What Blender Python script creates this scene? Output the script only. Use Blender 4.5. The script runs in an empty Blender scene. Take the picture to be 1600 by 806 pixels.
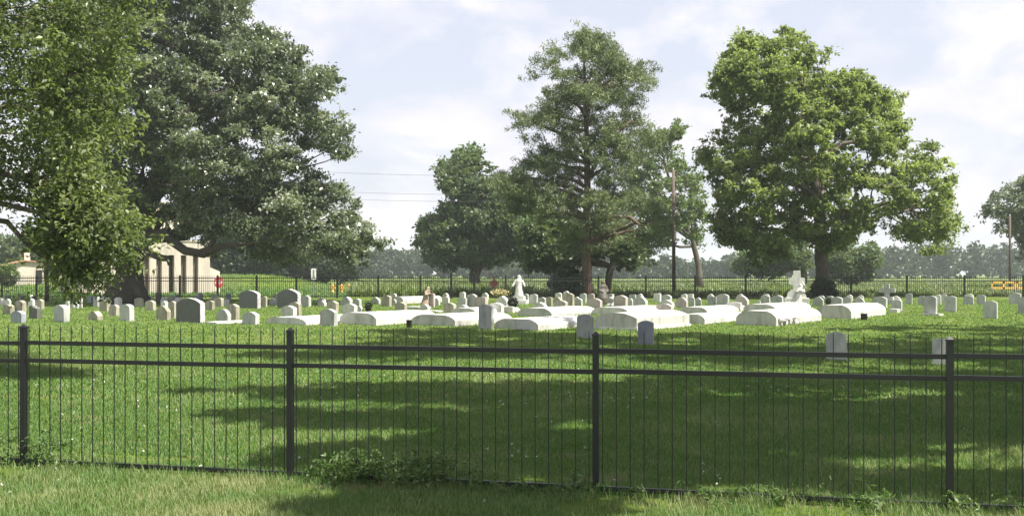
import bpy, bmesh, math, random
import numpy as np
from mathutils import Vector, Matrix

R = math.radians
SC = bpy.context.scene
COL = SC.collection
FPX, CX, HY, CAMZ = 1600.0, 800.0, 428.0, 1.63     # lens in photo pixels, horizon row, eye height

# ------------------------------------------------------------------ camera, sky, sun, exposure
cam = bpy.data.cameras.new('camera')
cam.sensor_width = 36.0
cam.lens = 36.0
cam.shift_y = (HY - 403.0) / 1600.0
cam.clip_start = 0.1
cam.clip_end = 4000
cam_ob = bpy.data.objects.new('camera', cam)
cam_ob.location = (0, 0, CAMZ)
cam_ob.rotation_euler = (R(90), 0, 0)
COL.objects.link(cam_ob)
SC.camera = cam_ob

SUN_EL = R(62)
SUN_H = Vector((0.88, -0.44)).normalized()           # horizontal direction towards the sun
SUN_DIR = Vector((SUN_H.x * math.cos(SUN_EL), SUN_H.y * math.cos(SUN_EL), math.sin(SUN_EL)))
sun = bpy.data.lights.new('sun', 'SUN')
sun.energy = 5.0
sun.angle = R(0.53)
sun.color = (1.0, 0.94, 0.82)
sun_ob = bpy.data.objects.new('sun', sun)
sun_ob.rotation_euler = SUN_DIR.to_track_quat('Z', 'Y').to_euler()
sun_ob.location = (30, 10, 60)
COL.objects.link(sun_ob)

world = bpy.data.worlds.new('World')
SC.world = world
world.use_nodes = True
nt = world.node_tree
nt.nodes.clear()
def wn(t, **kw):
    n = nt.nodes.new(t)
    for k, v in kw.items():
        setattr(n, k, v)
    return n
w_out = wn('ShaderNodeOutputWorld')
sky = wn('ShaderNodeTexSky', sky_type='NISHITA', sun_disc=False)
sky.sun_elevation = SUN_EL
sky.sun_rotation = math.atan2(SUN_H.x, SUN_H.y)
sky.air_density = 1.0
sky.dust_density = 3.0
sky.ozone_density = 1.2
bg_sky = wn('ShaderNodeBackground')
bg_sky.inputs['Strength'].default_value = 0.10
nt.links.new(sky.outputs[0], bg_sky.inputs['Color'])
bg_veil = wn('ShaderNodeBackground')
bg_veil.inputs['Color'].default_value = (0.87, 0.89, 1.0, 1)
bg_veil.inputs['Strength'].default_value = 0.40
bg_cloud = wn('ShaderNodeBackground')
bg_cloud.inputs['Strength'].default_value = 0.465
# clouds: direction projected on a flat layer near the zenith, billowing heaps near the horizon
tc = wn('ShaderNodeTexCoord')
mp = wn('ShaderNodeMapping')
mp.inputs['Location'].default_value = (2.62, 1.3, 0.75)
mp.inputs['Scale'].default_value = (1.0, 1.0, 1.9)
nt.links.new(tc.outputs['Generated'], mp.inputs['Vector'])
n1 = wn('ShaderNodeTexNoise')
n1.inputs['Scale'].default_value = 7.5
n1.inputs['Detail'].default_value = 9
n1.inputs['Roughness'].default_value = 0.56
n1.inputs['Distortion'].default_value = 0.25
nt.links.new(mp.outputs[0], n1.inputs['Vector'])
r1 = wn('ShaderNodeValToRGB')
r1.color_ramp.elements[0].position = 0.42
r1.color_ramp.elements[1].position = 0.58
nt.links.new(n1.outputs['Fac'], r1.inputs[0])
n2 = wn('ShaderNodeTexNoise')
n2.inputs['Scale'].default_value = 9.0
n2.inputs['Detail'].default_value = 7
nt.links.new(mp.outputs[0], n2.inputs['Vector'])
r2 = wn('ShaderNodeValToRGB')
r2.color_ramp.elements[0].position = 0.35
r2.color_ramp.elements[0].color = (0.85, 0.83, 0.92, 1)
r2.color_ramp.elements[1].position = 0.62
r2.color_ramp.elements[1].color = (1.0, 0.965, 1.0, 1)
nt.links.new(n2.outputs['Fac'], r2.inputs[0])
nt.links.new(r2.outputs[0], bg_cloud.inputs['Color'])
mix0 = wn('ShaderNodeMixShader')
mix0.inputs[0].default_value = 0.80
nt.links.new(bg_sky.outputs[0], mix0.inputs[1])
nt.links.new(bg_veil.outputs[0], mix0.inputs[2])
mfac = wn('ShaderNodeMath', operation='MULTIPLY')
mfac.inputs[1].default_value = 0.85
nt.links.new(r1.outputs[0], mfac.inputs[0])
mix1 = wn('ShaderNodeMixShader')
nt.links.new(mfac.outputs[0], mix1.inputs[0])
nt.links.new(mix0.outputs[0], mix1.inputs[1])
nt.links.new(bg_cloud.outputs[0], mix1.inputs[2])
nt.links.new(mix1.outputs[0], w_out.inputs['Surface'])

SC.view_settings.view_transform = 'Standard'
SC.view_settings.look = 'None'
SC.view_settings.gamma = 1.0
SC.view_settings.use_curve_mapping = False
SC.view_settings.exposure = 1.25
SC.cycles.max_bounces = 8
SC.cycles.transparent_max_bounces = 8
SC.cycles.volume_bounces = 1
SC.cycles.sample_clamp_indirect = 6

# ------------------------------------------------------------------ helpers
rng = np.random.default_rng(7)
random.seed(7)

def tag(o, label=None, cat=None, group=None, kind=None):
    if label: o['label'] = label
    if cat: o['category'] = cat
    if group: o['group'] = group
    if kind: o['kind'] = kind
    return o

def link(name, me, mat=None, parent=None, smooth=False):
    o = bpy.data.objects.new(name, me)
    COL.objects.link(o)
    if mat is not None and not me.materials:
        me.materials.append(mat)
    if parent is not None:
        o.parent = parent
    if smooth:
        me.polygons.foreach_set('use_smooth', [True] * len(me.polygons))
    return o

def empty(name, loc=(0, 0, 0), rz=0.0):
    o = bpy.data.objects.new(name, None)
    o.location = loc
    o.rotation_euler = (0, 0, rz)
    COL.objects.link(o)
    return o

def from_bm(name, bm, mat, parent=None, smooth=False):
    me = bpy.data.meshes.new(name)
    bm.normal_update()
    bm.to_mesh(me)
    bm.free()
    return link(name, me, mat, parent, smooth)

def sstep(a, b, x):
    t = min(1.0, max(0.0, (x - a) / (b - a)))
    return t * t * (3 - 2 * t)

def terrain(X, Y):
    z = 0.00756 * min(max(Y - 9.0, 0.0), 45.0)
    z += 1.2 * math.exp(-((Y - 97) / 9.0) ** 2) * sstep(-15.5, -24.0, X)
    z += 0.95 * math.exp(-((Y - 73) / 6.0) ** 2 - ((X + 41.5) / 4.5) ** 2)
    z += 0.012 * math.sin(X * 0.9 + Y * 0.4) * math.sin(Y * 0.55 - X * 0.3) * sstep(9, 14, Y)
    return z

def gY(y):                                    # depth of the lawn seen at photo row y
    return (1.63 + 0.06804) / ((y - HY) / FPX + 0.00756)

def ground_pt(x, y):
    Y = gY(y) if y > 460 else 1.29 * FPX / (y - HY)
    X = (x - CX) / FPX * Y
    return X, Y, terrain(X, Y)

def px(x, y, Y):                              # world point at depth Y seen at photo pixel (x, y)
    return Vector(((x - CX) / FPX * Y, Y, CAMZ - (y - HY) / FPX * Y))

def add_box(bm, c, s, rz=0.0):
    m = Matrix.Translation(c) @ Matrix.Rotation(rz, 4, 'Z') @ Matrix.Diagonal((s[0], s[1], s[2], 1))
    return bmesh.ops.create_cube(bm, size=1.0, matrix=m)['verts']

def tube_into(bm, pts, radii, n=8, cap=True):
    pts = [Vector(p) for p in pts]
    rings = []
    ref = Vector((0.31, 0.2, 0.93)).normalized()
    for i, p in enumerate(pts):
        d = (pts[min(i + 1, len(pts) - 1)] - pts[max(i - 1, 0)]).normalized()
        u = d.cross(ref)
        if u.length < 0.05:
            u = d.cross(Vector((1, 0, 0)))
        u.normalize()
        v = d.cross(u)
        r = radii[i]
        rings.append([bm.verts.new(p + (u * math.cos(2 * math.pi * k / n) + v * math.sin(2 * math.pi * k / n)) * r) for k in range(n)])
    for a, b in zip(rings, rings[1:]):
        for k in range(n):
            bm.faces.new((a[k], a[(k + 1) % n], b[(k + 1) % n], b[k]))
    if cap:
        try:
            bm.faces.new(rings[0][::-1]); bm.faces.new(rings[-1])
        except Exception:
            pass

def loft_into(bm, rings, n=16):
    """rings: (cx, cy, cz, rx, ry), stacked upwards."""
    rr = []
    for cx, cy, cz, rx, ry in rings:
        rr.append([bm.verts.new((cx + rx * math.cos(2 * math.pi * k / n), cy + ry * math.sin(2 * math.pi * k / n), cz)) for k in range(n)])
    for a, b in zip(rr, rr[1:]):
        for k in range(n):
            bm.faces.new((a[k], a[(k + 1) % n], b[(k + 1) % n], b[k]))
    bm.faces.new(rr[0][::-1]); bm.faces.new(rr[-1])

def sphere_into(bm, c, r, s=(1, 1, 1), rot=None):
    m = Matrix.Translation(c) @ (rot if rot else Matrix()) @ Matrix.Diagonal((s[0], s[1], s[2], 1))
    bmesh.ops.create_uvsphere(bm, u_segments=16, v_segments=10, radius=r, matrix=m)

def prism(bm, prof, y0, y1):
    """profile [(x, z)] counter-clockwise extruded from y0 (front) to y1."""
    f = [bm.verts.new((x, y0, z)) for x, z in prof]
    b = [bm.verts.new((x, y1, z)) for x, z in prof]
    bm.faces.new(f)
    bm.faces.new(b[::-1])
    n = len(prof)
    for k in range(n):
        bm.faces.new((f[k], b[k], b[(k + 1) % n], f[(k + 1) % n]))

# ------------------------------------------------------------------ materials
def new_mat(name):
    m = bpy.data.materials.new(name)
    m.use_nodes = True
    t = m.node_tree
    b = t.nodes['Principled BSDF']
    return m, t, b

def N(t, typ, **kw):
    n = t.nodes.new(typ)
    for k, v in kw.items():
        setattr(n, k, v)
    return n

def ramp(t, stops):
    r = N(t, 'ShaderNodeValToRGB')
    e = r.color_ramp.elements
    e[0].position, e[0].color = stops[0][0], (*stops[0][1], 1)
    e[1].position, e[1].color = stops[-1][0], (*stops[-1][1], 1)
    for p, c in stops[1:-1]:
        x = e.new(p); x.color = (*c, 1)
    return r

def stone_mat(name, base, dark, rough=0.75, bump=0.25, scale=5.0, amount=0.6):
    m, t, b = new_mat(name)
    co = N(t, 'ShaderNodeTexCoord')
    oi = N(t, 'ShaderNodeObjectInfo')
    add = N(t, 'ShaderNodeVectorMath', operation='ADD')
    mul = N(t, 'ShaderNodeVectorMath', operation='SCALE'); mul.inputs['Scale'].default_value = 37.0
    cmb = N(t, 'ShaderNodeCombineXYZ')
    for k in range(3):
        t.links.new(oi.outputs['Random'], cmb.inputs[k])
    t.links.new(cmb.outputs[0], mul.inputs[0])
    t.links.new(co.outputs['Object'], add.inputs[0]); t.links.new(mul.outputs[0], add.inputs[1])
    mp_ = N(t, 'ShaderNodeMapping'); mp_.inputs['Scale'].default_value = (1, 1, 0.35)
    t.links.new(add.outputs[0], mp_.inputs[0])
    n = N(t, 'ShaderNodeTexNoise'); n.inputs['Scale'].default_value = scale; n.inputs['Detail'].default_value = 8; n.inputs['Roughness'].default_value = 0.65
    t.links.new(mp_.outputs[0], n.inputs['Vector'])
    r = ramp(t, [(0.36, dark), (0.50, tuple(d + (x - d) * amount for x, d in zip(base, dark))), (0.62, base)])
    t.links.new(n.outputs['Fac'], r.inputs[0])
    hsv = N(t, 'ShaderNodeHueSaturation')
    mr = N(t, 'ShaderNodeMapRange'); mr.inputs['To Min'].default_value = 0.86; mr.inputs['To Max'].default_value = 1.08
    t.links.new(oi.outputs['Random'], mr.inputs[0]); t.links.new(mr.outputs[0], hsv.inputs['Value'])
    t.links.new(r.outputs[0], hsv.inputs['Color'])
    t.links.new(hsv.outputs[0], b.inputs['Base Color'])
    b.inputs['Roughness'].default_value = rough
    n2_ = N(t, 'ShaderNodeTexNoise'); n2_.inputs['Scale'].default_value = 30; n2_.inputs['Detail'].default_value = 5
    t.links.new(co.outputs['Object'], n2_.inputs['Vector'])
    bp = N(t, 'ShaderNodeBump'); bp.inputs['Strength'].default_value = bump; bp.inputs['Distance'].default_value = 0.02
    t.links.new(n2_.outputs['Fac'], bp.inputs['Height']); t.links.new(bp.outputs[0], b.inputs['Normal'])
    return m

MS = {
    'white': stone_mat('white_marble', (0.64, 0.625, 0.60), (0.42, 0.43, 0.40)),
    'pink': stone_mat('pinkish_marble', (0.53, 0.46, 0.445), (0.37, 0.32, 0.31)),
    'tan': stone_mat('tan_limestone', (0.40, 0.37, 0.30), (0.21, 0.20, 0.15)),
    'grey': stone_mat('grey_marble', (0.46, 0.465, 0.45), (0.29, 0.305, 0.295)),
    'blue': stone_mat('blue_grey_stone', (0.30, 0.325, 0.38), (0.20, 0.22, 0.255)),
    'dark': stone_mat('dark_weathered_stone', (0.17, 0.17, 0.15), (0.08, 0.085, 0.075)),
    'granite': stone_mat('dark_granite', (0.10, 0.105, 0.105), (0.075, 0.08, 0.08), rough=0.5, scale=16),
    'rough': stone_mat('rough_cut_granite', (0.55, 0.53, 0.55), (0.30, 0.29, 0.31), rough=0.9, scale=22, bump=1.0),
    'wash': stone_mat('whitewashed_concrete', (0.56, 0.55, 0.53), (0.33, 0.335, 0.30), rough=0.85, scale=3.0, amount=0.75),
    'brown': stone_mat('brown_cast_stone', (0.33, 0.25, 0.20), (0.17, 0.13, 0.10)),
    'bronze': stone_mat('green_brown_bronze', (0.095, 0.085, 0.062), (0.05, 0.046, 0.035), rough=0.6),
    'stucco': stone_mat('beige_stucco', (0.56, 0.51, 0.445), (0.45, 0.405, 0.355), rough=0.9, scale=1.2, bump=0.1),
    'recess': stone_mat('brown_louvre', (0.22, 0.19, 0.16), (0.12, 0.10, 0.085), rough=0.8),
    'terracotta': stone_mat('terracotta_tiles', (0.42, 0.22, 0.15), (0.28, 0.15, 0.10), rough=0.85),
    'pole': stone_mat('weathered_pole_wood', (0.13, 0.10, 0.085), (0.06, 0.048, 0.04), rough=0.9, scale=9),
}

def plain_mat(name, col, rough=0.5, metal=0.0):
    m, t, b = new_mat(name)
    co = N(t, 'ShaderNodeTexCoord')
    n = N(t, 'ShaderNodeTexNoise'); n.inputs['Scale'].default_value = 14; n.inputs['Detail'].default_value = 6
    t.links.new(co.outputs['Object'], n.inputs['Vector'])
    r = ramp(t, [(0.3, tuple(c * 0.78 for c in col)), (0.7, tuple(min(1, c * 1.12) for c in col))])
    t.links.new(n.outputs['Fac'], r.inputs[0]); t.links.new(r.outputs[0], b.inputs['Base Color'])
    b.inputs['Roughness'].default_value = rough
    b.inputs['Metallic'].default_value = metal
    return m

M_IRON = plain_mat('black_painted_iron', (0.008, 0.009, 0.0105), 0.42)
M_RED = plain_mat('red_sign_paint', (0.42, 0.03, 0.035), 0.45)
M_REDF = plain_mat('faded_red_sign', (0.33, 0.075, 0.05), 0.6)
M_SIGNW = plain_mat('white_sign_paint', (0.72, 0.74, 0.76), 0.5)
M_GALV = plain_mat('galvanised_steel', (0.30, 0.32, 0.33), 0.45, 0.4)
M_YEL = plain_mat('yellow_paint', (0.62, 0.33, 0.03), 0.5)
M_YEL2 = plain_mat('orange_yellow_rail', (0.88, 0.55, 0.10), 0.55)
M_BLACK = plain_mat('black_plastic', (0.012, 0.012, 0.012), 0.6)
M_WIRE = plain_mat('wire_black', (0.12, 0.12, 0.125), 0.6)
M_GLASS = plain_mat('dark_window_glass', (0.03, 0.03, 0.03), 0.2)

def bark_mat(name, a, b_):
    m, t, b = new_mat(name)
    co = N(t, 'ShaderNodeTexCoord')
    mp_ = N(t, 'ShaderNodeMapping'); mp_.inputs['Scale'].default_value = (6, 6, 1.2)
    n = N(t, 'ShaderNodeTexNoise'); n.inputs['Scale'].default_value = 2.5; n.inputs['Detail'].default_value = 8; n.inputs['Roughness'].default_value = 0.7
    t.links.new(co.outputs['Object'], mp_.inputs[0]); t.links.new(mp_.outputs[0], n.inputs['Vector'])
    r = ramp(t, [(0.35, b_), (0.65, a)])
    t.links.new(n.outputs['Fac'], r.inputs[0]); t.links.new(r.outputs[0], b.inputs['Base Color'])
    b.inputs['Roughness'].default_value = 0.95
    bp = N(t, 'ShaderNodeBump'); bp.inputs['Strength'].default_value = 0.9; bp.inputs['Distance'].default_value = 0.06
    t.links.new(n.outputs['Fac'], bp.inputs['Height']); t.links.new(bp.outputs[0], b.inputs['Normal'])
    return m
M_BARK = bark_mat('grey_brown_bark', (0.15, 0.125, 0.10), (0.06, 0.05, 0.042))
M_BARK_OAK = bark_mat('dark_oak_bark', (0.075, 0.062, 0.05), (0.028, 0.024, 0.02))
M_BARK_PINE = bark_mat('reddish_pine_bark', (0.17, 0.11, 0.085), (0.065, 0.045, 0.038))

def leaf_mat(name, dark, mid, light, rough=0.45, spec=0.4, trans=0.35, tcol=None):
    m, t, b = new_mat(name)
    at = N(t, 'ShaderNodeAttribute', attribute_name='tint')
    r = ramp(t, [(0.0, dark), (0.5, mid), (1.0, light)])
    t.links.new(at.outputs['Fac'], r.inputs[0])
    t.links.new(r.outputs[0], b.inputs['Base Color'])
    b.inputs['Roughness'].default_value = rough
    b.inputs['Specular IOR Level'].default_value = spec
    tr = N(t, 'ShaderNodeBsdfTranslucent')
    mx = N(t, 'ShaderNodeMix', data_type='RGBA', blend_type='MULTIPLY')
    mx.inputs[0].default_value = 1.0
    t.links.new(r.outputs[0], mx.inputs[6])
    mx.inputs[7].default_value = (*(tcol or (1.45, 1.6, 0.85)), 1)
    t.links.new(mx.outputs[2], tr.inputs['Color'])
    ms = N(t, 'ShaderNodeMixShader'); ms.inputs[0].default_value = trans
    t.links.new(b.outputs[0], ms.inputs[1]); t.links.new(tr.outputs[0], ms.inputs[2])
    t.links.new(ms.outputs[0], t.nodes['Material Output'].inputs['Surface'])
    return m

L_PECAN = leaf_mat('pecan_leaf', (0.10, 0.135, 0.050), (0.175, 0.215, 0.082), (0.265, 0.305, 0.135), trans=0.5)
L_NEAR = leaf_mat('near_leaf', (0.048, 0.070, 0.026), (0.125, 0.160, 0.062), (0.23, 0.262, 0.12), rough=0.42, trans=0.45)
L_OAK = leaf_mat('live_oak_leaf', (0.080, 0.102, 0.066), (0.150, 0.178, 0.120), (0.25, 0.275, 0.205), rough=0.36, spec=0.7, trans=0.28, tcol=(1.3, 1.5, 0.8))
L_PINE = leaf_mat('pine_needle', (0.080, 0.112, 0.052), (0.135, 0.175, 0.082), (0.21, 0.24, 0.12), rough=0.5, trans=0.2)
L_MID = leaf_mat('bluish_leaf', (0.055, 0.085, 0.040), (0.085, 0.125, 0.055), (0.125, 0.165, 0.075), trans=0.35)
L_AIRY = leaf_mat('pale_leaf', (0.075, 0.11, 0.04), (0.11, 0.155, 0.06), (0.15, 0.20, 0.08), trans=0.4)
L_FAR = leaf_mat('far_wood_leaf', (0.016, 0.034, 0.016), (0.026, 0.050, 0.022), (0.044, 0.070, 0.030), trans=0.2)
L_GRASS = leaf_mat('grass_blade', (0.052, 0.112, 0.028), (0.094, 0.180, 0.048), (0.25, 0.265, 0.13), rough=0.55, spec=0.25, trans=0.3)
L_CROP = leaf_mat('crop_leaf', (0.080, 0.115, 0.042), (0.130, 0.170, 0.066), (0.20, 0.235, 0.11), rough=0.5, trans=0.35)
L_WEED = leaf_mat('weed_leaf', (0.050, 0.095, 0.026), (0.080, 0.140, 0.038), (0.13, 0.19, 0.065), trans=0.3)
L_CLOVER = leaf_mat('clover_flower', (0.45, 0.46, 0.40), (0.60, 0.60, 0.55), (0.72, 0.72, 0.68), trans=0.2, tcol=(1, 1, 1))
L_DRY = leaf_mat('dried_flower', (0.30, 0.25, 0.10), (0.42, 0.38, 0.20), (0.6, 0.55, 0.35), trans=0.1)

def ground_mat():
    m, t, b = new_mat('lawn_and_field')
    co = N(t, 'ShaderNodeTexCoord')
    def noise(scale, det=6, rough=0.6, stretch=None):
        n = N(t, 'ShaderNodeTexNoise'); n.inputs['Scale'].default_value = scale; n.inputs['Detail'].default_value = det; n.inputs['Roughness'].default_value = rough
        if stretch:
            q = N(t, 'ShaderNodeMapping'); q.inputs['Scale'].default_value = stretch
            t.links.new(co.outputs['Object'], q.inputs[0]); t.links.new(q.outputs[0], n.inputs['Vector'])
        else:
            t.links.new(co.outputs['Object'], n.inputs['Vector'])
        return n
    a = noise(0.55, 8, 0.65)
    ra = ramp(t, [(0.3, (0.070, 0.115, 0.020)), (0.5, (0.100, 0.150, 0.026)), (0.68, (0.145, 0.185, 0.045))])
    t.links.new(a.outputs['Fac'], ra.inputs[0])
    c = noise(9, 8, 0.75)
    rc = ramp(t, [(0.3, (0.55, 0.60, 0.55)), (0.7, (1.25, 1.2, 1.15))])
    t.links.new(c.outputs['Fac'], rc.inputs[0])
    mx = N(t, 'ShaderNodeMix', data_type='RGBA', blend_type='MULTIPLY'); mx.inputs[0].default_value = 1
    t.links.new(ra.outputs[0], mx.inputs[6]); t.links.new(rc.outputs[0], mx.inputs[7])
    # dry and bare patches
    d = noise(1.3, 6, 0.6, (0.6, 1.3, 1))
    rd = ramp(t, [(0.56, (0, 0, 0)), (0.66, (1, 1, 1))])
    t.links.new(d.outputs['Fac'], rd.inputs[0])
    sx = N(t, 'ShaderNodeSeparateXYZ'); t.links.new(co.outputs['Object'], sx.inputs[0])
    mr = N(t, 'ShaderNodeMapRange'); mr.inputs['From Min'].default_value = 9.0; mr.inputs['From Max'].default_value = 16.0
    mr.inputs['To Min'].default_value = 0.75; mr.inputs['To Max'].default_value = 0.25
    t.links.new(sx.outputs['Y'], mr.inputs[0])
    mm = N(t, 'ShaderNodeMath', operation='MULTIPLY'); mm.use_clamp = True; t.links.new(rd.outputs[0], mm.inputs[0]); t.links.new(mr.outputs[0], mm.inputs[1])
    mx2 = N(t, 'ShaderNodeMix', data_type='RGBA'); t.links.new(mm.outputs[0], mx2.inputs[0])
    t.links.new(mx.outputs[2], mx2.inputs[6]); mx2.inputs[7].default_value = (0.24, 0.185, 0.125, 1)
    # far field: paler rows
    fr = N(t, 'ShaderNodeMapRange'); fr.inputs['From Min'].default_value = 57; fr.inputs['From Max'].default_value = 62
    t.links.new(sx.outputs['Y'], fr.inputs[0])
    fw = N(t, 'ShaderNodeTexWave', bands_direction='Y'); fw.inputs['Scale'].default_value = 0.35; fw.inputs['Distortion'].default_value = 1.5
    t.links.new(co.outputs['Object'], fw.inputs['Vector'])
    rf = ramp(t, [(0.2, (0.11, 0.16, 0.045)), (0.8, (0.17, 0.22, 0.08))])
    t.links.new(fw.outputs['Fac'], rf.inputs[0])
    fx = N(t, 'ShaderNodeMapRange'); fx.inputs['From Min'].default_value = -17; fx.inputs['From Max'].default_value = -13
    t.links.new(sx.outputs['X'], fx.inputs[0])
    fm = N(t, 'ShaderNodeMath', operation='MULTIPLY'); t.links.new(fr.outputs[0], fm.inputs[0]); t.links.new(fx.outputs[0], fm.inputs[1])
    mx3 = N(t, 'ShaderNodeMix', data_type='RGBA'); t.links.new(fm.outputs[0], mx3.inputs[0])
    t.links.new(mx2.outputs[2], mx3.inputs[6]); t.links.new(rf.outputs[0], mx3.inputs[7])
    t.links.new(mx3.outputs[2], b.inputs['Base Color'])
    b.inputs['Roughness'].default_value = 0.95
    b.inputs['Specular IOR Level'].default_value = 0.1
    bp = N(t, 'ShaderNodeBump'); bp.inputs['Strength'].default_value = 0.8; bp.inputs['Distance'].default_value = 0.05
    h = noise(22, 6, 0.7)
    t.links.new(h.outputs['Fac'], bp.inputs['Height']); t.links.new(bp.outputs[0], b.inputs['Normal'])
    return m

# ------------------------------------------------------------------ ground
def axis(vals):
    return np.unique(np.concatenate(vals))
gx = axis([np.linspace(-900, -70, 16), np.linspace(-70, 60, 131), np.linspace(60, 900, 16)])
gy = axis([np.linspace(-30, 4, 12), np.linspace(4, 115, 186), np.linspace(115, 1500, 30)])
XX, YY = np.meshgrid(gx, gy)
ZZ = np.vectorize(terrain)(XX, YY)
gv = np.stack([XX, YY, ZZ], -1).reshape(-1, 3)
nx, ny = len(gx), len(gy)
ii = np.arange((nx - 1) * (ny - 1))
r_, c_ = ii // (nx - 1), ii % (nx - 1)
gf = np.stack([r_ * nx + c_, r_ * nx + c_ + 1, (r_ + 1) * nx + c_ + 1, (r_ + 1) * nx + c_], -1)

def np_mesh(name, verts, faces, tint=None):
    me = bpy.data.meshes.new(name)
    k = faces.shape[1]
    me.vertices.add(len(verts)); me.vertices.foreach_set('co', verts.astype(np.float32).ravel())
    me.loops.add(faces.size); me.loops.foreach_set('vertex_index', faces.astype(np.int32).ravel())
    me.polygons.add(len(faces)); me.polygons.foreach_set('loop_start', np.arange(0, faces.size, k, dtype=np.int32))
    me.update(calc_edges=True)
    if tint is not None:
        a = me.attributes.new('tint', 'FLOAT', 'FACE')
        a.data.foreach_set('value', tint.astype(np.float32))
    return me

g = link('ground', np_mesh('ground', gv, gf), ground_mat(), smooth=True)
tag(g, 'green lawn of the graveyard with the flat field beyond', 'ground', kind='structure')

# ------------------------------------------------------------------ foliage machinery
def unit(v):
    return v / np.maximum(np.linalg.norm(v, axis=-1, keepdims=True), 1e-9)

def leaves(name, C, tint, L, W, mat, parent=None, axis_dir=None, up=0.35, droop=0.0, size_var=0.35):
    """one folded four-cornered leaf per centre in C."""
    n = len(C)
    if axis_dir is None:
        d = rng.normal(size=(n, 3)); d[:, 2] -= droop * 1.6
    else:
        d = axis_dir + rng.normal(size=(n, 3)) * 0.15
    d = unit(d)
    nn = rng.normal(size=(n, 3)); nn[:, 2] += up * 3
    s = unit(np.cross(d, nn))
    nrm = np.cross(s, d)
    k = 1 + (rng.random((n, 1)) - 0.5) * 2 * size_var
    l, w = L * k, W * k
    P0 = C - d * l * 0.5
    P2 = C + d * l * 0.5 - nrm * l * 0.08
    P1 = C + s * w * 0.5 + nrm * w * 0.18 - d * l * 0.06
    P3 = C - s * w * 0.5 + nrm * w * 0.18 - d * l * 0.06
    v = np.stack([P0, P1, P2, P3], 1).reshape(-1, 3)
    f = np.arange(n * 4).reshape(n, 4)
    return link(name, np_mesh(name, v, f, np.clip(tint, 0, 1)), mat, parent)

def in_poly(poly, x, y):
    p = np.array(poly, float); q = np.roll(p, -1, 0)
    ins = np.zeros(len(x), bool)
    for (x0, y0), (x1, y1) in zip(p, q):
        if y0 == y1: continue
        c = ((y0 > y) != (y1 > y)) & (x < (x1 - x0) * (y - y0) / (y1 - y0) + x0)
        ins ^= c
    return ins

def edge_dist(poly, x, y):
    p = np.array(poly, float); q = np.roll(p, -1, 0)
    best = np.full(len(x), 1e9)
    for (x0, y0), (x1, y1) in zip(p, q):
        dx, dy = x1 - x0, y1 - y0
        L2 = dx * dx + dy * dy + 1e-9
        t = np.clip(((x - x0) * dx + (y - y0) * dy) / L2, 0, 1)
        best = np.minimum(best, np.hypot(x - x0 - t * dx, y - y0 - t * dy))
    return best

def crown_clumps(poly, Y0, n, depth, inset=8, holes=(), shell=0.5):
    """clump centres in the solid whose outline is poly (photo pixels at depth Y0) and whose half depth swells to `depth`."""
    p = np.array(poly, float)
    out = []
    while sum(len(o) for o in out) < n:
        x = rng.uniform(p[:, 0].min(), p[:, 0].max(), 4000); y = rng.uniform(p[:, 1].min(), p[:, 1].max(), 4000)
        k = in_poly(poly, x, y); x, y = x[k], y[k]
        d = edge_dist(poly, x, y)
        k = d > inset * rng.uniform(0.5, 1.3, len(d))
        for hx, hy, hr in holes:
            k &= (np.hypot(x - hx, y - hy) > hr)
        x, y, d = x[k], y[k], d[k]
        de = np.clip(d * Y0 / FPX / depth, 0, 1)
        D = depth * np.sqrt(1 - (1 - de) ** 2)
        u = rng.uniform(-1, 1, len(d)); u = np.sign(u) * np.abs(u) ** shell
        Y = Y0 + D * u
        out.append(np.stack([(x - CX) / FPX * Y, Y, CAMZ - (y - HY) / FPX * Y], -1))
    return np.concatenate(out)[:n]

def clump_leaves(P, r, per, flat=0.75, var=0.35, tint_mu=0.5, tint_sd=0.22, leaf_sd=0.16):
    """leaf positions and tints for clumps at P."""
    m = len(P)
    rr = r * rng.uniform(1 - var, 1 + var, m)
    ns = 9                                             # small tufts inside each clump
    ti = np.repeat(np.arange(m), ns)
    o1 = unit(rng.normal(size=(m * ns, 3))) * (rng.random((m * ns, 1)) ** 0.4); o1[:, 2] *= flat
    Q = P[ti] + o1 * rr[ti][:, None]
    rq = rr[ti] * rng.uniform(0.28, 0.60, m * ns)
    tq = np.clip(rng.normal(tint_mu, tint_sd, m), 0, 1)[ti] + rng.normal(0, 0.10, m * ns)
    idx = np.repeat(np.arange(m * ns), max(4, int(per / ns)))
    off = unit(rng.normal(size=(len(idx), 3))) * (rng.random((len(idx), 1)) ** 0.5)
    off *= 1 + 0.3 * rng.normal(size=(len(idx), 1))
    off[:, 2] *= 0.7
    C = Q[idx] + off * rq[idx][:, None]
    t = tq[idx] + rng.normal(0, leaf_sd, len(idx))
    return C, t

def curve_pts(a, b, n=7, sag=0.0, wob=0.12, lead=None):
    a, b = np.array(a, float), np.array(b, float)
    L = np.linalg.norm(b - a)
    t = np.linspace(0, 1, n)[:, None]
    mid = (a + b) / 2 + np.array([0, 0, -sag * L])
    if lead is not None:
        mid = a + np.array(lead, float)
    p = (1 - t) ** 2 * a + 2 * t * (1 - t) * mid + t ** 2 * b
    p[1:-1] += rng.normal(size=(n - 2, 3)) * wob * L / n
    return p

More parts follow.
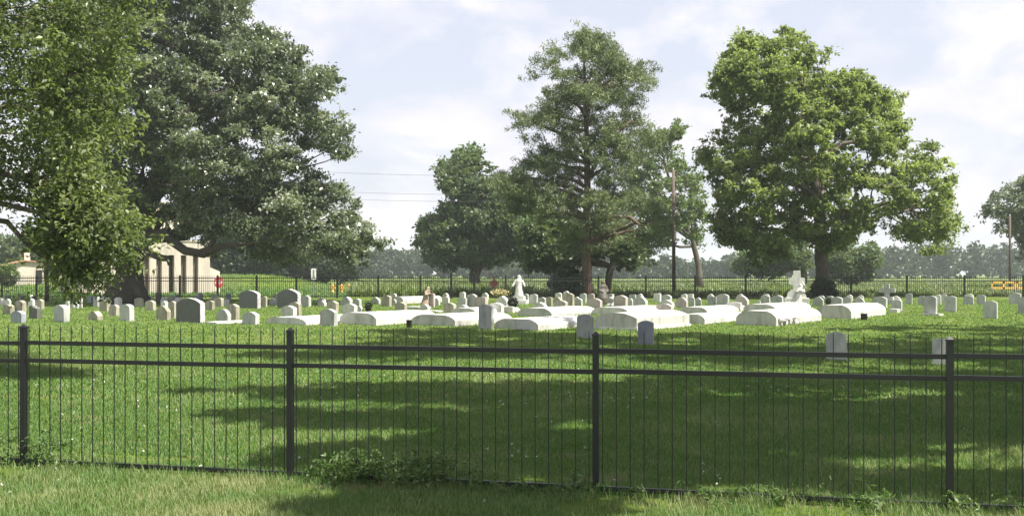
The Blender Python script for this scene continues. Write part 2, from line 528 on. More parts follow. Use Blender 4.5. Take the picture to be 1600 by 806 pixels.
def limbs(bm, trunk, tr, P, nmain, r0, r1, twigs=0.6, lift=0.25, sag=-0.08, from_frac=(0.35, 1.0)):
    """main limbs from a trunk polyline to cluster centres of the clumps P, twigs from the limbs to the clumps."""
    P = np.array(P)
    cent = P[rng.choice(len(P), nmain, replace=False)]
    for _ in range(6):
        d = ((P[:, None] - cent[None]) ** 2).sum(-1); a = d.argmin(1)
        for k in range(nmain):
            if (a == k).any(): cent[k] = P[a == k].mean(0)
    T = np.array(trunk)
    # resample the trunk
    seg = np.linspace(0, len(T) - 1, 40)
    Ts = np.stack([np.interp(seg, np.arange(len(T)), T[:, i]) for i in range(3)], -1)
    rs = np.interp(seg, np.arange(len(T)), tr)
    lo, hi = int(from_frac[0] * 39), int(from_frac[1] * 39)
    for k in range(nmain):
        c = cent[k]
        hd = np.hypot(Ts[lo:hi + 1, 0] - c[0], Ts[lo:hi + 1, 1] - c[1])
        cost = np.abs(Ts[lo:hi + 1, 2] - (c[2] - lift * hd - 0.3)) + 0.1 * hd
        i = lo + int(cost.argmin())
        ra = min(r0, rs[i] * 0.75)
        pts = curve_pts(Ts[i], c, 9, sag=sag)
        rad = np.linspace(ra, r1, 9)
        tube_into(bm, pts, rad, 7)
        mem = P[a == k]
        mem = mem[rng.random(len(mem)) < twigs]
        for q in mem:
            dd = ((pts[2:] - q) ** 2).sum(-1); j = 2 + int(dd.argmin()); j = max(2, j - 1)
            tube_into(bm, curve_pts(pts[j], q, 5, sag=-0.05), np.linspace(min(rad[j] * 0.6, r1 * 1.4), r1 * 0.28, 5), 5)

def make_tree(name, label, cat, Y0, poly, nclump, depth, cr, per, L, W, lmat, trunk_px, trunk_r, bark, group=None, holes=(), nmain=12,
              limb_r=0.22, twig_r=0.05, inset=8, twigs=0.55, flat=0.75, extra=None, limb_kw=None, leaf_kw=None, clump_kw=None, shell=0.5, base_flare=1.5, limb_Y=None):
    base = px(trunk_px[0][0], trunk_px[0][1], Y0)
    gz = terrain(base.x, base.y)
    root = empty(name, (base.x, base.y, gz))
    tag(root, label, cat, group)
    P = crown_clumps(poly, Y0, nclump, depth, inset, holes, shell)
    C, t = clump_leaves(P, cr, per, flat, **(clump_kw or {}))
    org = np.array(root.location)
    leaves('crown', C - org, t, L, W, lmat, root, **(leaf_kw or {}))
    bm = bmesh.new()
    T = [np.array(px(x, y, Y0 + (q[0] if q else 0))) - org for x, y, *q in trunk_px]
    T[0][2] = -0.15
    # dense trunk with a flared foot
    k = np.linspace(0, len(T) - 1, 14)
    Ts = np.stack([np.interp(k, np.arange(len(T)), np.array(T)[:, i]) for i in range(3)], -1)
    rs = np.interp(k, np.arange(len(T)), trunk_r)
    rs[0] *= base_flare; rs[1] *= 1 + (base_flare - 1) * 0.25
    Ts[2:-1] += rng.normal(size=(11, 3)) * rs[2:-1, None] * 0.12
    tube_into(bm, Ts, rs, 12)
    limbs(bm, Ts, rs, P - org, nmain, limb_r, twig_r, twigs, **(limb_kw or {}))
    if extra:
        for pts, r in extra:
            tube_into(bm, [np.array(px(x, y, Y0 + q)) - org for x, y, q in pts], r, 9)
    from_bm('trunk', bm, bark, root, smooth=True)
    return root

# ------------------------------------------------------------------ trees
PECAN_POLY = [(1195, 45), (1240, 40), (1275, 60), (1290, 95), (1335, 100), (1375, 125), (1410, 160), (1425, 200), (1420, 240), (1450, 205), (1480, 235),
              (1492, 290), (1485, 315), (1508, 345), (1490, 390), (1440, 410), (1420, 380), (1385, 345), (1350, 370), (1310, 395), (1255, 388), (1240, 400), (1190, 420), (1170, 395),
              (1125, 385), (1105, 350), (1112, 300), (1085, 250), (1105, 215), (1140, 190), (1122, 165), (1105, 135), (1118, 95), (1150, 60)]
make_tree('pecan_tree', 'tall broad green shade tree behind the carved stone cross', 'tree', 56, PECAN_POLY, 520, 5.2, 0.66, 300, 0.20, 0.11, L_PECAN,
          [(1285, 462), (1284, 420), (1283, 380), (1279, 330), (1272, 270), (1262, 190), (1255, 110)], [0.40, 0.36, 0.36, 0.31, 0.25, 0.15, 0.05], M_BARK,
          holes=[(1135, 205, 14), (1440, 385, 12), (1200, 360, 10), (1400, 225, 10), (1330, 255, 7), (1228, 190, 6)], nmain=20, limb_r=0.22, inset=9, flat=0.65, leaf_kw=dict(up=0.6))

OAK_POLY = [(205, -60), (300, -120), (400, -60), (405, 5), (385, 25), (430, 55), (470, 70), (490, 100), (520, 108), (528, 140), (500, 160), (535, 195), (545, 245), (528, 262), (500, 240), (470, 235),
            (480, 262), (515, 270), (540, 290), (548, 325), (585, 345), (620, 370), (612, 392), (575, 380), (560, 405), (565, 425), (530, 418), (490, 398), (450, 420), (420, 405), (380, 395), (340, 398), (318, 388),
            (290, 372), (262, 372), (240, 352), (215, 358), (205, 372), (165, 340), (140, 300), (60, 250), (60, 50), (110, -40)]
make_tree('live_oak', 'huge spreading dark live oak with a massive leaning trunk', 'tree', 47, OAK_POLY, 720, 6.0, 0.72, 400, 0.17, 0.095, L_OAK,
          [(200, 470), (200, 430), (205, 395), (215, 350), (240, 290), (275, 210), (300, 120), (310, 20)], [0.78, 0.60, 0.58, 0.52, 0.42, 0.32, 0.2, 0.08], M_BARK_OAK,
          holes=[(212, 178, 9), (246, 342, 16), (268, 338, 14), (285, 380, 22), (300, 20, 8), (455, 255, 8), (560, 398, 6)], nmain=26, limb_r=0.30, twig_r=0.06, inset=10, base_flare=1.6, flat=0.6, leaf_kw=dict(up=0.6),
          clump_kw=dict(tint_sd=0.28, leaf_sd=0.22),
          extra=[([(205, 400, 0), (232, 372, -1.5), (262, 362, -2.5), (266, 375, -2.5), (290, 392, -2.8), (318, 397, -3), (345, 385, -3.5), (380, 382, -3.8), (430, 372, -4)], [0.3, 0.26, 0.22, 0.2, 0.19, 0.18, 0.13, 0.08, 0.02]),
                 ([(206, 385, 0), (222, 385, -1), (235, 396, -2), (252, 403, -2.5), (264, 404, -2.8), (266, 414, -2.8)], [0.22, 0.18, 0.16, 0.15, 0.14, 0.11]),
                 ([(305, 396, -3), (326, 388, -3.2), (336, 375, -3.3)], [0.13, 0.11, 0.07]),
                 ([(196, 440, 0.2), (170, 462, 0.0), (158, 472, -0.2)], [0.4, 0.25, 0.12]), ([(205, 440, -0.2), (222, 460, -0.6), (232, 474, -0.9)], [0.42, 0.28, 0.10])])

# pine: plated crown of needle tufts
PINE_POLY = [(880, 55), (910, 42), (945, 52), (970, 75), (985, 100), (1012, 95), (1018, 130), (1008, 165), (1025, 200), (1022, 235), (985, 262), (1005, 300), (1040, 330), (1060, 375), (1020, 400), (985, 395), (950, 385),
             (935, 400), (890, 395), (860, 370), (835, 345), (800, 330), (765, 300), (762, 275), (805, 262), (830, 240), (810, 205), (792, 195), (795, 168), (830, 160), (850, 150), (822, 125), (820, 95), (845, 88), (862, 68)]
def make_pine():
    Y0 = 57.0
    base = px(918, 460, Y0)
    root = empty('pine_tree', (base.x, base.y, terrain(base.x, base.y)))
    tag(root, 'tall pine with a straight reddish trunk and tufted crown', 'tree')
    org = np.array(root.location)
    P = crown_clumps(PINE_POLY, Y0, 330, 3.6, 8, holes=[(866, 215, 20), (850, 125, 10), (955, 235, 13), (985, 290, 11), (905, 300, 9), (875, 350, 9), (940, 345, 11), (838, 225, 12), (918, 130, 8), (917, 165, 10), (917, 200, 9), (919, 245, 9), (918, 275, 9), (918, 330, 9), (917, 372, 12), (890, 165, 10), (955, 165, 9), (980, 205, 7), (795, 240, 10), (880, 260, 8), (960, 290, 8), (895, 100, 7), (965, 120, 7)], shell=0.75)
    n_t = 11
    idx = np.repeat(np.arange(len(P)), n_t)
    tuft = P[idx] + rng.normal(size=(len(idx), 3)) * np.array([0.36, 0.36, 0.17])
    tt = np.clip(rng.normal(0.45, 0.25, len(P)), 0, 1)[idx] + rng.normal(0, 0.12, len(idx))
    per = 30
    j = np.repeat(np.arange(len(tuft)), per)
    d = rng.normal(size=(len(j), 3)); d[:, 2] += 0.7; d = unit(d)
    C = tuft[j] + rng.normal(size=(len(j), 3)) * np.array([0.13, 0.13, 0.09]) + d * 0.05
    leaves('crown', C - org, tt[j] + rng.normal(0, 0.1, len(j)), 0.20, 0.042, L_PINE, root, axis_dir=d, up=0.1)
    bm = bmesh.new()
    T = np.array([np.array(px(x, y, Y0)) - org for x, y in [(918, 462), (917, 420), (916, 370), (918, 300), (917, 220), (914, 140), (912, 75)]])
    T[0][2] = -0.15
    k = np.linspace(0, 6, 18)
    Ts = np.stack([np.interp(k, np.arange(7), T[:, i]) for i in range(3)], -1)
    rs = np.interp(k, np.arange(7), [0.34, 0.265, 0.23, 0.19, 0.15, 0.10, 0.04])
    tube_into(bm, Ts, rs, 12)
    limbs(bm, Ts, rs, P - org, 34, 0.13, 0.045, 0.7, lift=0.15, sag=-0.12, from_frac=(0.12, 1.0))
    for pts in [[(916, 362), (890, 350), (850, 330)], [(917, 350), (950, 338), (985, 340), (1000, 352)], [(918, 280), (950, 220), (985, 190)], [(917, 250), (880, 210), (830, 190)]]:
        tube_into(bm, [np.array(px(x, y, Y0 - 0.8 * i)) - org for i, (x, y) in enumerate(pts)], np.linspace(0.15, 0.07, len(pts)), 8)
    from_bm('trunk', bm, M_BARK_PINE, root, smooth=True)
make_pine()

make_tree('broad_tree', 'hazy bluish green broad tree to the left of the pine', 'tree', 92,
          [(690, 262), (705, 240), (740, 234), (758, 255), (762, 285), (800, 275), (830, 290), (850, 330), (850, 380), (830, 410), (800, 400), (790, 425), (755, 415), (720, 430), (690, 430), (668, 418), (660, 385), (645, 372), (650, 350), (680, 335), (690, 310), (684, 285)],
          300, 5.0, 1.15, 260, 0.34, 0.2, L_MID, [(742, 446), (742, 425), (745, 400), (742, 350), (735, 290), (728, 250)], [0.5, 0.45, 0.4, 0.32, 0.2, 0.08], M_BARK, nmain=14, inset=9,
          extra=[([(744, 430, 0.3), (755, 405, 0.6), (770, 370, 0)], [0.32, 0.26, 0.15])])
make_tree('airy_tree', 'pale airy tree with thin foliage just right of the pine', 'tree', 84,
          [(1000, 215), (1030, 190), (1075, 188), (1082, 208), (1050, 225), (1075, 255), (1105, 290), (1112, 340), (1095, 385), (1060, 380), (1040, 410), (1000, 415), (965, 400), (960, 330), (975, 270)],
          135, 4.0, 0.85, 150, 0.26, 0.15, L_AIRY, [(1094, 446), (1090, 405), (1082, 375), (1064, 330), (1045, 280), (1030, 215)], [0.27, 0.23, 0.20, 0.16, 0.11, 0.04], M_BARK, nmain=14, inset=7, twigs=0.8, limb_r=0.12,
          holes=[(1095, 350, 9), (1030, 240, 8), (1060, 300, 9), (1080, 330, 7)])
make_tree('leaning_tree', 'small leaning tree with low foliage behind the pine trunk', 'tree', 66,
          [(830, 330), (880, 345), (960, 345), (1000, 370), (1010, 410), (985, 425), (965, 415), (940, 395), (905, 410), (880, 425), (850, 430), (825, 415), (815, 370)],
          170, 2.8, 0.75, 230, 0.24, 0.14, L_MID, [(947, 458), (952, 425), (960, 400), (950, 370), (935, 355)], [0.26, 0.22, 0.18, 0.13, 0.06], M_BARK, nmain=10, inset=7)
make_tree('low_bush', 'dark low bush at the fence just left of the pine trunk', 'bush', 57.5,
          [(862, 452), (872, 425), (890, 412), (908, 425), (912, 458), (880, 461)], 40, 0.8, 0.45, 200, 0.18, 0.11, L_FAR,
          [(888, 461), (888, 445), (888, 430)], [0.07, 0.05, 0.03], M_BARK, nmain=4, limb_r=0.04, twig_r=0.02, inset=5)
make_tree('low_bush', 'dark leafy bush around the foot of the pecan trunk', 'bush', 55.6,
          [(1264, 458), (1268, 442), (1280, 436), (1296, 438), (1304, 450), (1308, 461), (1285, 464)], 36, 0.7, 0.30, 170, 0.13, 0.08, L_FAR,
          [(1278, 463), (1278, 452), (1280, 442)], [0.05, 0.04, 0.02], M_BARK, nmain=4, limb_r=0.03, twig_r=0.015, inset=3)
for lab, Yd, poly, tp in [
    ('grey green tree behind the left of the broad pecan crown', 105, [(1150, 410), (1160, 390), (1190, 375), (1225, 385), (1255, 370), (1265, 400), (1262, 425), (1225, 432), (1180, 430), (1145, 428)], [(1256, 446), (1255, 420), (1240, 395)]),
    ('grey green tree showing under the right of the broad pecan crown', 100, [(1290, 400), (1310, 378), (1340, 385), (1365, 378), (1375, 405), (1355, 420), (1370, 436), (1320, 436), (1292, 430)], [(1330, 446), (1330, 420), (1332, 395)]),
]:
    make_tree('background_tree', lab, 'tree', Yd, poly, 80, 3.5, 1.05, 210, 0.34, 0.2, L_MID, tp, [0.4, 0.32, 0.12], M_BARK, nmain=7, inset=6)

make_tree('spreading_tree', 'dark spreading tree entering at the right edge above the yellow barrier', 'tree', 88,
          [(1535, 330), (1540, 312), (1570, 295), (1595, 275), (1640, 250), (1720, 260), (1760, 330), (1720, 372), (1650, 392), (1598, 405), (1592, 380), (1575, 372), (1560, 350), (1545, 345)],
          210, 4.0, 0.95, 230, 0.28, 0.16, L_OAK, [(1655, 448), (1652, 410), (1645, 370), (1640, 320)], [0.5, 0.42, 0.34, 0.15], M_BARK_OAK, nmain=12, inset=7, clump_kw=dict(tint_sd=0.2))

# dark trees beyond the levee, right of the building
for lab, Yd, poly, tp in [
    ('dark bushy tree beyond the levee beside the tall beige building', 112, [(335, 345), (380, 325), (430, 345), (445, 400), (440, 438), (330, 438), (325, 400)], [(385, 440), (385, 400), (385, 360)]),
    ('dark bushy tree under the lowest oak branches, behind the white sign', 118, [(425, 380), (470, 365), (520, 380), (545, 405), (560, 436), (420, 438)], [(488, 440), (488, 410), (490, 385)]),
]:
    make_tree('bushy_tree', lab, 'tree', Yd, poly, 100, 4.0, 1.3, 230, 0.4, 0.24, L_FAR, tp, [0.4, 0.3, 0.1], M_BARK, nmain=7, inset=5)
make_tree('pale_bush', 'round light green bush in front of the low tiled building', 'bush', 70,
          [(-40, 440), (-35, 418), (-10, 408), (15, 414), (28, 430), (26, 446), (-30, 448)], 60, 1.2, 0.45, 200, 0.17, 0.1, L_AIRY,
          [(-5, 446), (-5, 435), (-5, 420)], [0.08, 0.06, 0.03], M_BARK, nmain=5, limb_r=0.05, twig_r=0.02, inset=5)
make_tree('background_tree', 'hazy grey tree behind the roof of the low tiled building', 'tree', 120,
          [(-60, 380), (-20, 365), (20, 372), (45, 365), (110, 350), (150, 380), (150, 430), (-60, 430)], 90, 4, 1.4, 190, 0.42, 0.25, L_MID,
          [(60, 440), (60, 410), (60, 380)], [0.4, 0.3, 0.12], M_BARK, nmain=7, inset=6)

# near tree on the left: drooping sprays of big leaflets
def make_near_tree():
    Y0 = 17.0
    root = empty('leafy_tree', (-12.4, 16.6, terrain(-12.4, 16.6)))
    tag(root, 'near leafy tree hanging bright green boughs over the left side', 'tree')
    org = np.array(root.location)
    polyA = [(-260, -250), (250, -220), (262, 0), (255, 45), (215, 85), (190, 120), (196, 170), (190, 235), (150, 260), (168, 300), (60, 300), (25, 335), (-60, 330), (-260, 320)]
    polyB = [(55, 300), (95, 262), (150, 268), (165, 300), (168, 340), (205, 345), (214, 370), (196, 395), (165, 398), (180, 430), (172, 442), (142, 432), (132, 446), (114, 448), (100, 438), (92, 428), (108, 405), (85, 385), (62, 362)]
    PA = crown_clumps(polyA, Y0, 620, 2.8, 20, holes=[(22, 395, 10)])
    PB = crown_clumps(polyB, Y0 - 1.2, 120, 0.9, 9)
    P = np.concatenate([PA, PB])
    # sprays: a stem with leaflets on both sides
    n_s = 9
    idx = np.repeat(np.arange(len(P)), n_s)
    st = P[idx] + rng.normal(size=(len(idx), 3)) * 0.20
    sd = rng.normal(size=(len(idx), 3)); sd[:, 2] = -0.35 + 0.5 * sd[:, 2]; sd = unit(sd)
    side = unit(np.cross(sd, np.array([0, 0, 1.0]) + rng.normal(size=sd.shape) * 0.3))
    tt = np.clip(rng.normal(0.5, 0.26, len(P)), 0, 1)[idx]
    m = 13
    j = np.repeat(np.arange(len(st)), m)
    k = np.tile(np.arange(m), len(st))
    f = (k // 2) / 6.0
    sg = np.where(k % 2 == 0, 1.0, -1.0)[:, None]
    ax = unit(sd[j] * 0.4 + side[j] * sg * 0.6 + np.array([0, 0, -0.2]) + rng.normal(size=(len(j), 3)) * 0.65)
    C = st[j] + sd[j] * (f * 0.24)[:, None] + ax * 0.05 + rng.normal(size=(len(j), 3)) * 0.05
    leaves('crown', C - org, tt[j] + rng.normal(0, 0.13, len(j)), 0.092, 0.042, L_NEAR, root, axis_dir=ax, up=0.45)
    bm = bmesh.new()
    T = np.array([(-12.4, 16.6, -0.2), (-12.3, 16.7, 1.5), (-12.1, 16.9, 3.0), (-11.6, 17.0, 5.0), (-10.8, 17.0, 7.0), (-9.8, 17.0, 9.0)]) - np.array([org[0], org[1], 0])
    rs = [0.42, 0.33, 0.3, 0.25, 0.18, 0.08]
    tube_into(bm, T, rs, 12)
    limbs(bm, T, rs, P - org, 26, 0.11, 0.022, 0.6, lift=0.1, sag=-0.10, from_frac=(0.4, 1.0))
    from_bm('trunk', bm, M_BARK, root, smooth=True)
make_near_tree()

# slim dark trunk showing below the near boughs
bm = bmesh.new()
X, Y, Z = ground_pt(73, 471)
tube_into(bm, [(0, 0, -0.1), (0.02, 0, 0.6), (-0.03, 0, 1.4), (0.02, 0, 2.4), (0.05, 0, 3.6)], [0.12, 0.1, 0.095, 0.09, 0.06], 10)
slim = empty('slim_tree', (X, Y, Z))
tag(slim, 'slim dark tree trunk standing in front of the low tiled building', 'tree')
from_bm('trunk', bm, M_BARK_OAK, slim, smooth=True)
P = crown_clumps([(60, 330), (100, 320), (140, 340), (145, 372), (110, 400), (75, 392)], Y, 60, 1.5, 8)
C, t = clump_leaves(P, 0.5, 150, tint_mu=0.4)
leaves('crown', C - np.array(slim.location), t, 0.17, 0.1, L_FAR, slim)

# shade tree beyond the right edge, its boughs above the frame: it throws the dappled shade on the near lawn
def make_shade_tree():
    root = empty('shade_tree', (16.5, 9.5, terrain(16.5, 9.5)))
    tag(root, 'spreading shade tree past the right edge whose boughs shade the near lawn', 'tree')
    org = np.array(root.location)
    pts = []
    SHADE = [  # patches of shade on the lawn: photo x0, x1, row y, spread in y, count
        (600, 900, 521, 8, 34), (560, 900, 534, 7, 24), (900, 1130, 529, 7, 24), (1000, 1500, 545, 8, 26), (1130, 1290, 531, 5, 9), (1290, 1470, 512, 6, 8), (1420, 1640, 516, 9, 12), (1330, 1640, 535, 7, 16), (400, 600, 556, 8, 8), (520, 1000, 548, 11, 42), (1000, 1640, 556, 12, 52),
        (620, 1000, 612, 13, 34), (1000, 1640, 595, 14, 52), (280, 420, 612, 5, 2), (440, 640, 612, 9, 9), (480, 800, 655, 9, 17), (800, 1250, 640, 15, 40), (1250, 1660, 640, 15, 38),
        (330, 470, 648, 4, 4), (480, 720, 715, 14, 18), (700, 1000, 690, 9, 16), (1000, 1300, 680, 10, 24), (1300, 1660, 672, 9, 20), (700, 1000, 730, 13, 20), (930, 1250, 735, 14, 22), (1250, 1400, 700, 7, 5), (1480, 1660, 760, 8, 7), (560, 900, 790, 9, 9)]
    for x0, x1, y, sy, n in SHADE:
        for _ in range(int(n * 1.45)):
            xx, yy = rng.uniform(x0, x1), y + rng.normal(0, sy * 0.55)
            Y = gY(max(yy, 500)); X = (xx - CX) / FPX * Y
            h = max(7.5, 0.2675 * (Y + 3) + 1.63 + 1.6) + rng.uniform(0, 1.6)
            for _i in range(3):
                k = h / SUN_DIR.z
                q = np.array([X, Y, 0.0]) + np.array(SUN_DIR) * k
                h = max(h, 0.2675 * q[1] + 1.63 + 1.2)
            pts.append(q)
    P = np.array(pts)
    C, t = clump_leaves(P, 0.58, 230, flat=0.5)
    leaves('crown', C - org, t, 0.22, 0.12, L_FAR, root)
    bm = bmesh.new()
    T = np.array([(0, 0, -0.2), (0.1, 0, 1.5), (0, 0.1, 3.2), (-0.4, 0.1, 5), (-1.5, 0.1, 6.8), (-3.5, 0.2, 8.4)])
    tube_into(bm, T, [0.75, 0.55, 0.5, 0.45, 0.34, 0.2], 12)
    limbs(bm, T, [0.75, 0.55, 0.5, 0.45, 0.34, 0.2], P - org, 26, 0.2, 0.035, 0.5, lift=0.02, sag=-0.06, from_frac=(0.55, 1.0))
    from_bm('trunk', bm, M_BARK, root, smooth=True)
make_shade_tree()

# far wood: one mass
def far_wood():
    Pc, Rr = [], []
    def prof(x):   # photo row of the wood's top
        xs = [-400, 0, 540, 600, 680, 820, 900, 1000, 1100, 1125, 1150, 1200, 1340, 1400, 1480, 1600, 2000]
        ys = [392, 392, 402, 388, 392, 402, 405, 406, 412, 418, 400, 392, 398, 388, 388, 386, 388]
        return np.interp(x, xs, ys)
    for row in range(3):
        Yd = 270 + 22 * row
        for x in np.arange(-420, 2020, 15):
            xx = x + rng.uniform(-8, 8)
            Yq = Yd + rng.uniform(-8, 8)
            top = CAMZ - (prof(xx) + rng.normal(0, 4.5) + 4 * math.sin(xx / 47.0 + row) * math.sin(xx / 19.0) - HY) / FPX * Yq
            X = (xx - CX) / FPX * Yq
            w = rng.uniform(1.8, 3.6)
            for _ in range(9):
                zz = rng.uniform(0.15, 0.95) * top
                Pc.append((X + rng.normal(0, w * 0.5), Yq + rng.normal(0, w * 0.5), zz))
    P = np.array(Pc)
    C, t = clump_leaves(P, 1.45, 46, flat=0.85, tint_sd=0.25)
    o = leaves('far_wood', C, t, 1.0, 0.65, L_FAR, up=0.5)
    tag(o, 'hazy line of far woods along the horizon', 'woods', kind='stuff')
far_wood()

# ------------------------------------------------------------------ grass, crop, weeds
def blades(name, label, pts, hgt, wid, mat, tint, lean=0.5, kind='stuff'):
    n = len(pts)
    az = rng.uniform(0, 2 * np.pi, n)
    d = np.stack([np.cos(az), np.sin(az), np.zeros(n)], -1)
    s = np.stack([-np.sin(az), np.cos(az), np.zeros(n)], -1)
    ln = rng.uniform(0.1, 1.0, (n, 1)) * lean
    h = hgt[:, None] * np.ones((n, 1)); w = wid[:, None]
    up = np.array([[0, 0, 1.0]])
    a = pts - s * w * 0.5; b = pts + s * w * 0.5
    m1 = pts + s * w * 0.32 + up * h * 0.6 + d * h * ln * 0.35
    m0 = pts - s * w * 0.32 + up * h * 0.6 + d * h * ln * 0.35
    tip = pts + up * h + d * h * ln
    v = np.stack([a, b, m1, m0, tip + s * w * 0.06, tip - s * w * 0.06], 1).reshape(-1, 3)
    i0 = np.arange(n)[:, None] * 6
    f = np.concatenate([i0 + np.array([[0, 1, 2, 3]]), i0 + np.array([[3, 2, 4, 5]])], 1).reshape(-1, 4)
    o = link(name, np_mesh(name, v, f, np.clip(np.repeat(tint, 2), 0, 1)), mat)
    tag(o, label, 'grass' if 'grass' in name else 'plants', kind=kind)
    return o

tz = np.vectorize(terrain)
def fence_Y(X):
    return 7.596 - 0.2332 * (X - 0.622)

def patch(x, y, s):
    return np.sin(x * 1.3 * s + 1.7 * np.sin(y * 0.7 * s)) * np.sin(y * 1.1 * s + 1.3 * np.sin(x * 0.9 * s + 2))

def grass():
    out, hh, ww, tt = [], [], [], []
    for (y0, y1, n, h, w) in [(5.0, 8.5, 210000, 0.038, 0.0055), (8.5, 13, 190000, 0.038, 0.008), (13, 22, 150000, 0.042, 0.014), (22, 52, 130000, 0.045, 0.026)]:
        y = rng.uniform(y0, y1, n)
        xr = 0.56 * y + 1.0
        x = rng.uniform(-1, 1, n) * xr
        p = patch(x, y, 1.0) * 0.5 + patch(x, y, 3.1) * 0.5
        bare = (patch(x + 3, y * 1.5, 1.9) > 0.45) & (np.abs(y - fence_Y(x) + 0.25) < 0.9)
        bare |= (np.abs(x + 2.75) < 0.5) & (np.abs(y - fence_Y(x)) < 0.16)
        k = ~bare | (rng.random(n) < 0.25)
        x, y, p = x[k], y[k], p[k]
        verge = np.where(y < fence_Y(x) - 0.1, 1.3, 1.0)
        near = np.exp(-((y - fence_Y(x)) / 0.14) ** 2)
        out.append(np.stack([x, y, tz(x, y) - 0.004], -1))
        hh.append(h * rng.uniform(0.45, 1.3, len(x)) * (1 + 0.25 * p) * verge * (1 + 1.1 * near)); ww.append(np.full(len(x), w))
        tt.append(0.45 + 0.28 * p + rng.normal(0, 0.2, len(x)) + np.where(verge > 1.1, 0.12 + 0.34 * np.clip(patch(x * 1.3 + 1, y * 2.2, 1.4), 0, 1), 0) + 0.35 * np.clip(patch(x + 5, y + 2, 0.45) - 0.45, 0, 1))
    blades('grass', 'mown green grass of the graveyard lawn', np.concatenate(out), np.concatenate(hh), np.concatenate(ww), L_GRASS, np.concatenate(tt), 0.9)
grass()

def crop():
    n = 90000
    y = 58 + rng.random(n) ** 1.6 * 130
    x = rng.uniform(-0.16, 0.60, n) * y
    hgt = np.where(x < 0.02 * y, 0.62, 0.38) * rng.uniform(0.5, 1.15, n) * (0.7 + 0.3 * np.sin(y * 2.1))
    p = patch(x, y, 0.3)
    blades('crop_plants', 'leafy crop plants growing in the field beyond the far fence', np.stack([x, y, tz(x, y)], -1), hgt, 0.07 + 0.0012 * y, L_CROP, 0.5 + 0.2 * p + rng.normal(0, 0.2, n), 1.2)
    n = 26000
    y = rng.uniform(55, 110, n); x = -rng.uniform(0.16, 0.62, n) * y
    blades('bank_grass', 'rough grass on the bank beyond the far fence', np.stack([x, y, tz(x, y)], -1), rng.uniform(0.06, 0.2, n), np.full(n, 0.06), L_GRASS, 0.4 + rng.normal(0, 0.2, n), 1.0)
crop()

def weeds():
    P = []
    for x0, x1, n, hz in [(-4.6, -3.7, 18, 0.24), (-1.6, -0.5, 60, 0.20), (-0.4, 0.9, 16, 0.12), (0.9, 2.9, 14, 0.09), (2.9, 3.8, 7, 0.09)]:
        for _ in range(n):
            x = rng.uniform(x0, x1); y = fence_Y(x) + rng.normal(-0.02, 0.10)
            P.append((x, y, rng.uniform(0.03, hz)))
    P = np.array(P)
    C, t = clump_leaves(P, 0.10, 60, flat=0.9)
    C[:, 2] = np.maximum(C[:, 2], 0.01)
    o = leaves('weeds', C, t, 0.045, 0.015, L_WEED, up=0.3)
    tag(o, 'leafy weeds growing along the foot of the near fence', 'weeds', kind='stuff')
weeds()

def clover():
    n = 420
    y = rng.uniform(6.2, 17, n); x = rng.uniform(-0.52, 0.52, n) * y
    k = patch(x + 2, y, 0.9) > 0.1
    x, y = x[k], y[k]
    C = np.stack([x, y, tz(x, y) + 0.035], -1)
    C = np.repeat(C, 5, 0) + rng.normal(size=(len(x) * 5, 3)) * 0.006
    o = leaves('clover_flowers', C, rng.random(len(C)), 0.016, 0.012, L_CLOVER, up=0.5)
    tag(o, 'tiny white clover flowers scattered over the near lawn', 'clover', kind='stuff')
clover()

# ------------------------------------------------------------------ fences
def picket_panel(A, B, zr, ztop, root, n, pw, rail, zb=0.05, zdrop=0.15, tips=True):
    """one panel between post points A and B (world, ground level); parts of the fence root."""
    A, B = Vector(A), Vector(B)
    o0 = Vector(root.location)
    d = (B - A); L = d.length; ang = math.atan2(d.y, d.x)
    bm = bmesh.new()
    for i in range(n):
        c = A + d * ((i + 0.5) / n) - o0
        add_box(bm, c + Vector((0, 0, ztop / 2 + 0.01)), (pw, pw, ztop - 0.02), ang)
        if tips:
            vs = bmesh.ops.create_cone(bm, cap_ends=True, segments=4, radius1=pw * 0.7, radius2=0.001, depth=0.03,
                                       matrix=Matrix.Translation(c + Vector((0, 0, ztop + 0.016))) @ Matrix.Rotation(ang + math.pi / 4, 4, 'Z'))
    panel = from_bm('picket_panel', bm, M_IRON, root)
    for z in (zr, zr - zdrop, zb):
        bm = bmesh.new()
        a = A + d * 0.012; b = B - d * 0.012
        c = (a + b) / 2 - o0
        vs = add_box(bm, (0, 0, 0), (L * 0.985, rail * 0.86, rail), 0)
        slope = math.atan2(d.z, Vector((d.x, d.y)).length)
        m = Matrix.Translation(c + Vector((0, 0, z))) @ Matrix.Rotation(ang, 4, 'Z') @ Matrix.Rotation(-slope, 4, 'Y')
        bmesh.ops.transform(bm, matrix=m, verts=bm.verts)
        from_bm('rail', bm, M_IRON, panel)
    return panel

def fence_post(P, root, h, w, ang, cap=True):
    bm = bmesh.new()
    p = Vector(P) - Vector(root.location)
    vs = add_box(bm, p + Vector((0, 0, h / 2 - 0.1)), (w, w, h + 0.2), ang)
    if cap:
        add_box(bm, p + Vector((0, 0, h + 0.006)), (w * 1.18, w * 1.18, 0.012), ang)
        bmesh.ops.create_cone(bm, cap_ends=True, segments=4, radius1=w * 0.8, radius2=w * 0.15, depth=0.022,
                              matrix=Matrix.Translation(p + Vector((0, 0, h + 0.023))) @ Matrix.Rotation(ang + math.pi / 4, 4, 'Z'))
    return from_bm('post', bm, M_IRON, root)

